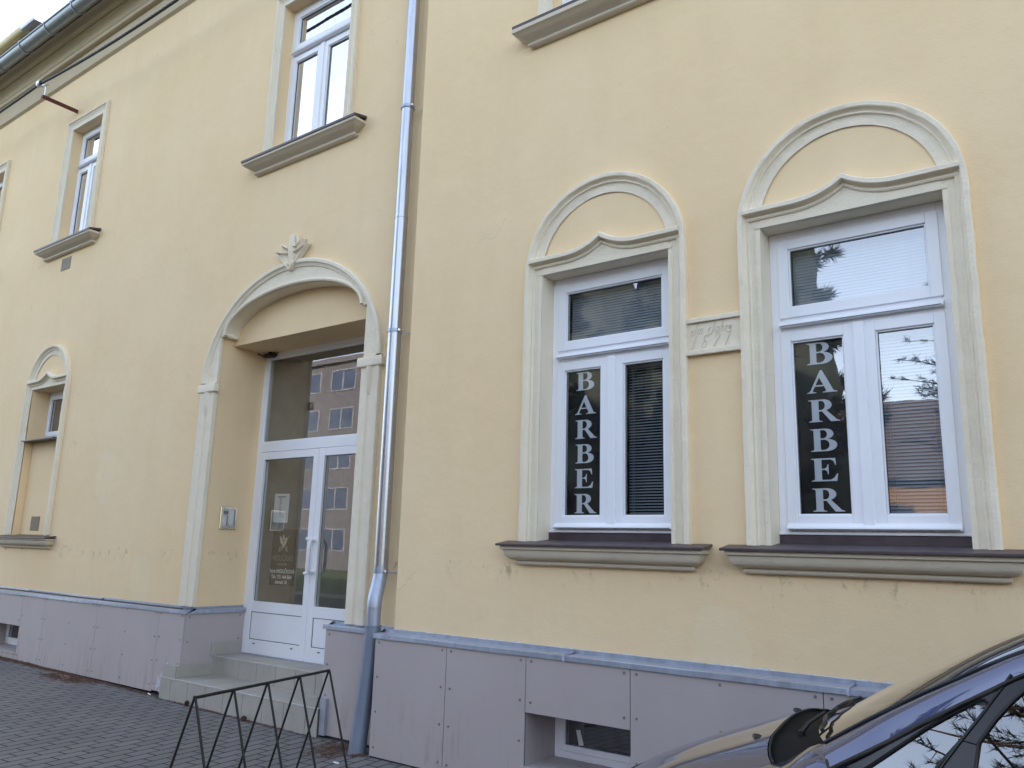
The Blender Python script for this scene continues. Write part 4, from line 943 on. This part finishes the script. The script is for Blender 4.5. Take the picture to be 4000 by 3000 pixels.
for sgn in (-1, 1):
    m = MB(); m.grid([[(x, YC + sgn * h, z) for h, z in sect(x)] for x in XS]); side = m.build('fender_side', M['paint'], CAR, smooth=50)
    if sgn < 0:
        for nm, pts in (('door_seam', [(x, z) for x, z in ((-.955, .955), (-.935, .92), (-.905, .86), (-.89, .78), (-.88, .60), (-.87, .40), (-.80, .27))]), ('door_seam', [(.30, .88), (.31, .6), (.30, .3)])):
            P = []
            for x, z in pts:
                a = sect(x); h = interp(sorted([(q[1], q[0]) for q in a]), z); P.append((x, YC - h - .0003, z))
            k = MB(); k.tube(P, .0065, 6); k.build(nm, M['matt'], side)
# nose, tail, floor
m = MB(); rows = []
N = 24
for zt_, bulge, zz in ((1, 0, None), (.8, .05, None), (.55, .075, None), (.3, .06, None), (0, .0, None)):
    r = []
    for j in range(N + 1):
        v = -1 + 2 * j / N; xb = hx0(max(-1, min(1, v * .8 / .56 * .75))) + (.12 * max(0, abs(v) - .72) / .28 if abs(v) > .72 else 0)
        ztop = zc_(-2.36) - .05 * v * v - .05 * max(0, abs(v) - .7)
        r.append((xb - bulge, YC + v * .735, lerp(.2, ztop, zt_)))
    rows.append(r)
m.grid(rows); m.build('front_bumper', M['paint'], CAR, smooth=60)
m = MB(); m.box(-2.46, -2.40, YC - .42, YC + .42, .22, .31); m.build('grille', M['matt'], CAR, bevel=.01)
for sg in (-1, 1):
    m = MB(); rows = [[(-2.335 + .065 * a + .02 * b + .16 * (b / 3), YC + sg * (.40 + .085 * b + .01 * a), .36 + .045 * a + .004 * b) for b in range(5)] for a in range(4)]; m.grid(rows); m.build('headlight', M['lamp'], CAR, smooth=60)
    m = MB(); m.box(1.60, 1.66, YC + sg * .52, YC + sg * .72, .80, 1.10); m.build('tail_lamp', M['red'], CAR, bevel=.02)
# greenhouse curves on the near side (mirrored about the centre plane)
U = spline([(-.972, -1.712, .957), (-.860, -1.706, 1.030), (-.746, -1.700, 1.101), (-.640, -1.690, 1.163), (-.533, -1.680, 1.222), (-.425, -1.665, 1.281), (-.316, -1.650, 1.336), (-.15, -1.62, 1.408), (.05, -1.60, 1.470), (.40, -1.585, 1.530), (.9, -1.585, 1.545), (1.3, -1.60, 1.50), (1.52, -1.62, 1.42)], 6)
Lw = spline([(-.925, -1.850, .902), (-.815, -1.830, .968), (-.716, -1.800, 1.028), (-.600, -1.778, 1.103), (-.484, -1.755, 1.174), (-.395, -1.738, 1.227), (-.309, -1.722, 1.276), (-.15, -1.70, 1.345), (.05, -1.69, 1.402), (.40, -1.68, 1.450), (.9, -1.68, 1.460), (1.25, -1.69, 1.42), (1.46, -1.70, 1.35)], 6)
def mir(p, s): return (p[0], YC + s * (YC - p[1]) * -1 if s < 0 else YC + (YC - p[1]), p[2])
for s in (-1, 1):
    m = MB(); rows = []
    for u, l in zip(U, Lw):
        u, l = Vector(u), Vector(l); r = []
        for q in range(7):
            t = q / 6; p = u.lerp(l, t); b = .022 * math.sin(PI * t); p = p + Vector((-.35, -.55, .75)).normalized() * b
            r.append((p.x, p.y if s < 0 else 2 * YC - p.y, p.z))
        rows.append([((u.x + .02), (u.y + .015) if s < 0 else 2 * YC - u.y - .015, u.z - .018)] + r + [((l.x + .01), (l.y + .02) if s < 0 else 2 * YC - l.y - .02, l.z - .012)])
    m.grid(rows); m.build('roof_pillar', M['paint'], CAR, smooth=60)
# windscreen: swept forward in the middle
NW = 44                                                # samples of U that belong to the windscreen
def ws(i, v, off=0):
    u = U[i]; t = i / NW; bow = lerp(.150, .125, t); yy = YC + v * (YC - u.y)
    return (u.x - bow * (1 - v * v) * (1 if t < 1 else 1), yy, u.z + lerp(-.010, .0, min(1, t * 1.6)) * (1 - v * v) + off)
m = MB(); m.grid([[ws(i, -1 + 2 * j / 24) for j in range(25)] for i in range(0, NW + 1)]); m.build('windscreen', M['carglass'], CAR, smooth=80)
m = MB(); rr = []
for i in range(NW, len(U)):
    u = U[i]; t = (i - NW) / (len(U) - 1 - NW)
    rr.append([(u.x - lerp(.125, -.06, t) * (1 - v * v), YC + v * (YC - u.y), u.z + lerp(.0, .05, t) * (1 - v * v)) for v in [-1 + 2 * j / 24 for j in range(25)]])
m.grid(rr); m.build('roof', M['paint'], CAR, smooth=60)
e = U[-1]; m = MB(); m.grid([[(lerp(e.x, 1.66, t) + .06 * (1 - v * v), YC + v * lerp(YC - e.y, .68, t), lerp(e.z + .05 * (1 - v * v), .98, t)) for v in [-1 + 2 * j / 16 for j in range(17)]] for t in (0, .25, .5, .75, 1)]); m.build('rear_window', M['carglass'], CAR, smooth=60)
m = MB(); m.grid([[(1.66 + .06 * (1 - v * v) + .05 * math.sin(PI * t), YC + v * lerp(.68, .74, t), lerp(.98, .22, t)) for v in [-1 + 2 * j / 16 for j in range(17)]] for t in (0, .25, .5, .75, 1)]); m.build('tailgate', M['paint'], CAR, smooth=60)
m = MB(); m.box(-2.4, 1.6, YC - .74, YC + .74, .17, .21); m.build('floor', M['matt'], CAR)
# scuttle between bonnet and glass, wipers
m = MB(); n = 28; rows = []
for j in range(n + 1):
    v = -1 + 2 * j / n; vv = max(-.999, min(.999, v)); a = Vector(hood_pt(vv, 1)); b = Vector(ws(0, v, 0))
    rows.append([a + Vector((.004, 0, -.004)), a + Vector((.012, 0, -.014)), a.lerp(b, .45) + Vector((0, 0, -.020)), b + Vector((.04, 0, -.015)), b + Vector((.09, 0, .006))])
m.grid(rows); m.build('scuttle', simple('black_scuttle_plastic', (.008, .008, .009), .7, 0, .2, 20, .1, 60, 0, .15), CAR, smooth=50)
m = MB(); P = [Vector(hood_pt(-1 + 2 * j / 30, 1)) + Vector((.010, 0, .002)) for j in range(31)]; m.tube(P, .0045, 6); m.build('bonnet_seal', M['bead'], CAR, smooth=60)
def wiper(v0, v1, i0, i1, vp):
    a, b = Vector(ws(i0, v0, .014)), Vector(ws(i1, v1, .014)); m = MB()
    P = []
    for k in range(13):
        t = k / 12; P.append(Vector(ws(int(round(lerp(i0, i1, t))), lerp(v0, v1, t), .016)) + Vector((-.012, 0, 0)))
    m.tube(P, .009, 6); w = m.build('wiper_blade', M['matt'], CAR, smooth=50)
    m = MB(); piv = Vector(ws(0, vp, -.03)) + Vector((-.07, 0, .01)); mid = P[6] + Vector((-.008, 0, .012)); m.tube([piv, piv.lerp(mid, .3) + Vector((0, 0, .012)), mid], [.010, .008, .006], 8); m.tube([piv - Vector((0, 0, .03)), piv + Vector((0, 0, .006))], .014, 10); m.build('wiper_arm', M['matt'], w, smooth=50)
wiper(-.84, .12, 1, 4, -.55); wiper(.06, .92, 1, 2, .30)
m = MB(); P = [Vector(ws(i, -1)) + Vector((-.004, -.002, .003)) for i in range(0, NW)]; m.tube(P, .006, 6); m.build('windscreen_seal', M['bead'], CAR, smooth=60)
# side windows: black trim panel, quarter light, door glass
def ysd(z): return -1.838 + (z - .90) * .30
def SD(off, s=-1): return (lambda a, b: (a, ysd(b) + off, b)) if s < 0 else (lambda a, b: (a, 2 * YC - ysd(b) - off, b))
lwc = [(p.x, p.z) for p in Lw]
outerp = [(-.95, .87)] + lwc[:70] + [(1.40, 1.25), (1.30, .97), (.2, .87)]
q1 = [(-.850, .888), (-.790, .930), (-.616, 1.068), (-.530, 1.127), (-.452, 1.176), (-.434, 1.180), (-.424, 1.172), (-.426, 1.158), (-.500, 1.058), (-.572, .971), (-.632, .888)]
q2 = [(-.468, .900), (-.468, .976), (-.455, 1.050), (-.405, 1.124), (-.352, 1.188), (-.31, 1.230), (-.24, 1.272), (-.1, 1.325), (.1, 1.378), (.30, 1.405), (.33, 1.395), (.34, .91), (.33, .900)]
q3 = [(.42, .905), (.42, 1.40), (.46, 1.415), (.9, 1.42), (1.1, 1.39), (1.22, 1.28), (1.2, 1.0), (.9, .93)]
for s in (-1, 1):
    m = MB(); m.slab([outerp, q1, q2, q3], SD(0, s), SD(.022, s)); tr = m.build('window_trim', M['gloss'], CAR)
    for q in (q1, q2, q3):
        m = MB(); m.poly([q], SD(.009, s)); m.build('side_glass', M['carglass'], CAR)
        m = MB(); f = SD(-.001, s); P = [f(*p) for p in q] + [f(*q[0])]; m.tube(P, .0055, 6, False); m.build('rubber_seal', M['matt'], tr, smooth=60)
    m = MB(); f = SD(-.002, s); m.tube([f(a, b) for a, b in ((-.352, 1.268), (-.375, 1.232), (-.44, 1.140), (-.52, 1.03), (-.60, .915), (-.63, .875))], .005, 6); m.tube([f(a, b) for a, b in ((-.515, 1.052), (-.462, 1.044))], .003, 6); m.build('trim_seam', M['matt'], tr, smooth=60)
    m = MB(); P = [(p.x, (p.y - .006) if s < 0 else 2 * YC - p.y + .006, p.z - .004) for p in Lw]; m.tube(P, .008, 6); m.build('roof_seal', M['matt'], CAR, smooth=60)
    # door mirror
    m = MB(); rows = []
    for k in range(13):
        t = PI * k / 12; r = math.sin(t) ** .7
        rows.append([(-.50 + .085 * r * math.cos(a), YC + s * (.80 + .20 * (1 - math.cos(t)) / 2 + .03), .900 + .075 * r * math.sin(a)) for a in [2 * PI * j / 16 for j in range(16)]])
    m.grid(rows, False, True); m.tube([(-.50, YC + s * .79, .87), (-.50, YC + s * .86, .88)], .035, 10); m.build('door_mirror', M['gloss'], CAR, smooth=60)
# wheels
for c in (FW, RWh):
    for s in (-1, 1):
        y = YC + s * .74
        m = MB(); prof = [(.20, -.085), (.275, -.095), (.302, -.085), (.312, -.06), (.312, .06), (.302, .085), (.275, .095), (.20, .085)]
        m.grid([[(c + r * math.cos(a), y + w, .312 + r * math.sin(a)) for r, w in prof] for a in [2 * PI * k / 40 for k in range(40)]], True); ty = m.build('wheel', M['tyre'], CAR, smooth=40)
        m = MB(); m.grid([[(c + r * math.cos(a), y + s * w, .312 + r * math.sin(a)) for r, w in ((.205, .085), (.195, .06), (.19, .02))] for a in [2 * PI * k / 40 for k in range(40)]], True)
        for k in range(5):
            a = 2 * PI * k / 5; d = Vector((math.cos(a), 0, math.sin(a))); n = Vector((-d.z, 0, d.x)); o = Vector((c, y + s * .06, .312)); o2 = o + Vector((0, -s * .03, 0))
            m.add([o + d * .03 - n * .03, o + d * .03 + n * .03, o + d * .2 + n * .02, o + d * .2 - n * .02, o2 + d * .03 - n * .03, o2 + d * .03 + n * .03, o2 + d * .2 + n * .02, o2 + d * .2 - n * .02], [(0, 1, 2, 3), (4, 7, 6, 5), (0, 3, 7, 4), (1, 5, 6, 2)])
        m.tube([(c, y + s * .02, .312), (c, y + s * .07, .312)], .05, 16); m.build('rim', M['rim'], ty, smooth=40)
        m = MB(); m.grid([[(c + r * math.cos(a), YC + s * w, .29 + r * math.sin(a)) for r, w in ((.34, .83), (.34, .55), (.0, .55))] for a in [PI * k / 16 for k in range(17)]]); m.build('wheel_arch', M['matt'], CAR)
# cabin
m = MB(); m.box(-.95, -.45, YC - .66, YC + .66, .55, .86); m.build('dashboard', M['cabin'], CAR, bevel=.06, seg=4)
for s in (-1, 1):
    m = MB(); m.box(.05, .55, YC + s * .36 - .24, YC + s * .36 + .24, .35, .52); m.build('seat', M['cabin'], CAR, bevel=.05, seg=3)
    m = MB(); m.add([(.45, YC + s * .36 - .23, .5), (.45, YC + s * .36 + .23, .5), (.68, YC + s * .36 + .19, 1.05), (.68, YC + s * .36 - .19, 1.05), (.6, YC + s * .36 - .23, .5), (.6, YC + s * .36 + .23, .5), (.78, YC + s * .36 + .19, 1.03), (.78, YC + s * .36 - .19, 1.03)], [(0, 1, 2, 3), (4, 7, 6, 5), (0, 3, 7, 4), (1, 5, 6, 2), (3, 2, 6, 7), (0, 4, 5, 1)]); m.build('seat_back', M['cabin'], CAR, bevel=.04, seg=3)
    m = MB(); m.box(.68, .78, YC + s * .36 - .12, YC + s * .36 + .12, 1.08, 1.25); m.build('head_rest', M['cabin'], CAR, bevel=.03, seg=3)
m = MB(); P = [Vector((-.38, YC - .36, .90)) + Vector((.07 * math.sin(a) * .35, .18 * math.cos(a), .18 * math.sin(a))) for a in [2 * PI * k / 24 for k in range(25)]]; m.tube(P, .014, 8); m.build('steering_wheel', M['cabin'], CAR, smooth=60)

# ---------------------------------------------------------------- across the street (seen in the glass, except the added grey house)
def gable_house(x0, x1, y0, y1, ze, zr, wallm, label, wins):
    t = thing('house', label, 'house', ((x0 + x1) / 2, (y0 + y1) / 2, 0)); ym = (y0 + y1) / 2
    m = MB(); m.box(x0, x1, y0, y1, -.1, ze); m.build('wall', wallm, t)
    m = MB(); h = .5; m.add([(x0 - h, y0 - h, ze - .1), (x1 + h, y0 - h, ze - .1), (x1 + h, y1 + h, ze - .1), (x0 - h, y1 + h, ze - .1), (x0 + 2.2, ym, zr), (x1 - 2.2, ym, zr)], [(0, 1, 5, 4), (1, 2, 5), (2, 3, 4, 5), (3, 0, 4), (0, 3, 2, 1)]); m.build('roof', M['brownroof'], t)
    for a, b, u, v in wins:
        m = MB(); ring(m, a, b, u, v, .09, y1 + .0, y1 + .05); w = m.build('window', M['pvc'], t); m = MB(); m.box(a + .08, b - .08, y1 + .005, y1 + .02, u + .08, v - .08); m.build('pane', M['blockglass'], w)
gable_house(-13, -3.2, -36, -26, 4.6, 8.2, M['orange'], 'ochre house with brown hipped roof across the street', [(-11.5, -10.3, 1.2, 2.8), (-9, -7.8, 1.2, 2.8)])
gable_house(-1.6, 9, -40, -29, 4.8, 8.0, M['orange'], 'ochre house with brown roof at the right of its neighbour', [(0, 1.2, 1.2, 2.8), (3, 4.2, 1.2, 2.8)])
gable_house(13, 27, -38, -27, 5.5, 9.5, M['block'], 'unseen grey house with brown roof, added across the street to block low sky', [(15, 16.2, 1.2, 2.8), (19, 20.2, 1.2, 2.8)])  # added out of view to cut low sky light on the facade
ap = thing('apartment_block', 'pale flat-roofed apartment block with blue window bands across the street', 'apartment block', (-62, -41, 0))
m = MB(); m.box(-88, -36, -48, -34, 0, 15.5); m.box(-88.3, -35.7, -48.3, -33.7, 15.5, 15.9); m.build('wall', M['block'], ap)
for fl in range(5):
    for i in range(13):
        a = -87 + i * 3.9; m = MB(); ring(m, a, a + 2.7, 1.3 + fl * 3, 2.95 + fl * 3, .08, -34.0, -33.94); m.box(a + 1.3, a + 1.4, -34.0, -33.945, 1.35 + fl * 3, 2.9 + fl * 3); w = m.build('window', M['blockframe'], ap)
        m = MB(); m.box(a + .07, a + 2.63, -33.99, -33.975, 1.37 + fl * 3, 2.88 + fl * 3); m.build('pane', M['blockglass'], w)
def conifer(loc, h, label, seed, z_low=1.2, spread=3.0, tufts=900, fat=1.0, pw=.7):
    rn = random.Random(seed); t = thing('pine_tree', label, 'tree', loc); L = Vector(loc); m = MB()
    m.tube([L + Vector((.05 * math.sin(k), .04 * math.cos(k * 1.7), h * k / 8)) for k in range(9)], [.20 * (1 - k / 8.6) + .015 for k in range(9)], 10); m.build('trunk', M['bark'], t, smooth=60)
    b = MB(); c = MB(); nb = int(h * 7)
    for i in range(nb):
        z = lerp(z_low, h * .97, (i + rn.random()) / nb); R = spread * (1 - (z - z_low) / (h - z_low)) ** pw * rn.uniform(.65, 1.1) + .25; a = i * 2.4 + rn.uniform(-.4, .4)
        d = Vector((math.cos(a), math.sin(a), 0)); p0 = L + Vector((0, 0, z)); droop = rn.uniform(-.12, .18)
        P = [p0 + d * R * s + Vector((0, 0, R * (droop * s + .10 * s * s))) for s in (0, .25, .5, .75, 1)]
        b.tube(P, [.035, .027, .02, .013, .006], 5, False)
        nt = max(3, int(tufts / nb * R / spread * 1.5))
        for j in range(nt):
            s = rn.uniform(.22, 1.0); k = min(3, int(s * 4)); base = P[k].lerp(P[k + 1], s * 4 - k)
            side = Vector((-d.y, d.x, 0)) * rn.uniform(-.38, .38) * (1.15 - s * .6) * min(R, 2.0) * .6 + Vector((0, 0, rn.uniform(-.10, .12))); tip = base + side
            b.tube([base, tip], [.008, .004], 4, False); ax = (side.normalized() * .6 + d * .7 + Vector((0, 0, .15))).normalized()
            for q in range(26):
                o = tip - ax * rn.uniform(0, .20); v = (ax * .8 + Vector((rn.gauss(0, .55), rn.gauss(0, .55), rn.gauss(0, .55)))).normalized() * rn.uniform(.10, .19) * (1 + .35 * (fat - 1)); w = v.orthogonal().normalized() * .0055 * fat
                c.add([o - w, o + w, o + v], [(0, 1, 2)])
    if fat > 3:
        rows = []
        for k in range(15):
            u = k / 14; R0 = spread * .66 * (1 - u) ** pw + .05; z = z_low + .3 + (h * .96 - z_low) * u
            rows.append([L + Vector((R0 * rn.uniform(.8, 1.15) * math.cos(q), R0 * rn.uniform(.8, 1.15) * math.sin(q), z + rn.uniform(-.2, .2))) for q in [2 * PI * j / 18 for j in range(18)]])
        c.grid(rows, False, True)
    b.build('limbs', M['bark'], t, recalc=False); c.build('crown', M['needle'], t, recalc=False)
conifer((-7.2, -14.8, 0), 14, 'dense dark pine across the street nearer the ochre house', 2, 1.0, 3.3, 4200, 3.8, .45)
conifer((-13.0, -15.6, 0), 15, 'dense dark pine across the street nearer the apartment block', 12, 1.0, 3.6, 4200, 3.8, .45)
conifer((-10.5, -17.6, 0), 15, 'dense dark pine across the street standing behind the two others', 22, .6, 3.4, 4200, 3.8, .4)
conifer((-1.3, -14.0, 0), 9.5, 'open-crowned pine across the street in front of the two ochre houses', 5, 3.9, 3.4, 700, 1.2, .6)
conifer((2.9, -13.9, 0), 7.5, 'low pine across the street farthest from the apartment block', 8, 1.6, 3.4, 900, 1.2)
def bare_tree(loc, h, label, seed):
    rn = random.Random(seed); t = thing('bare_tree', label, 'tree', loc); L = Vector(loc); m = MB(); m.tube([L, L + Vector((.05, .1, h * .35)), L + Vector((-.05, .1, h * .5))], [.16, .12, .09], 8); m.build('trunk', M['bark'], t, smooth=60)
    c = MB()
    def grow(p, d, l, r, dep):
        q = p + d * l * .5 + Vector((rn.gauss(0, .05), rn.gauss(0, .05), rn.gauss(0, .05))) * l; e = p + d * l; c.tube([p, q, e], [r, r * .85, r * .65], 5 if r > .02 else 3, False)
        if dep == 0: return
        for k in range(3 if dep > 1 else 4):
            nd = (d + Vector((rn.gauss(0, .55), rn.gauss(0, .55), rn.gauss(.12, .4)))).normalized(); grow(e if k else q, nd, l * rn.uniform(.58, .8), r * .6, dep - 1)
    for k in range(4): grow(L + Vector((-.05 + rn.gauss(0, .03), .1, h * (.36 + .04 * k))), Vector((math.cos(k * 1.7), math.sin(k * 1.7), 1.1)).normalized(), h * .2, .06, 5)
    c.build('crown', M['twigs'], t, recalc=False)
bare_tree((-19.5, -19, 0), 9, 'bare leafless tree across the street before the apartment block', 3)
bare_tree((.6, -17.5, 0), 8, 'bare leafless tree across the street between two pines', 6)
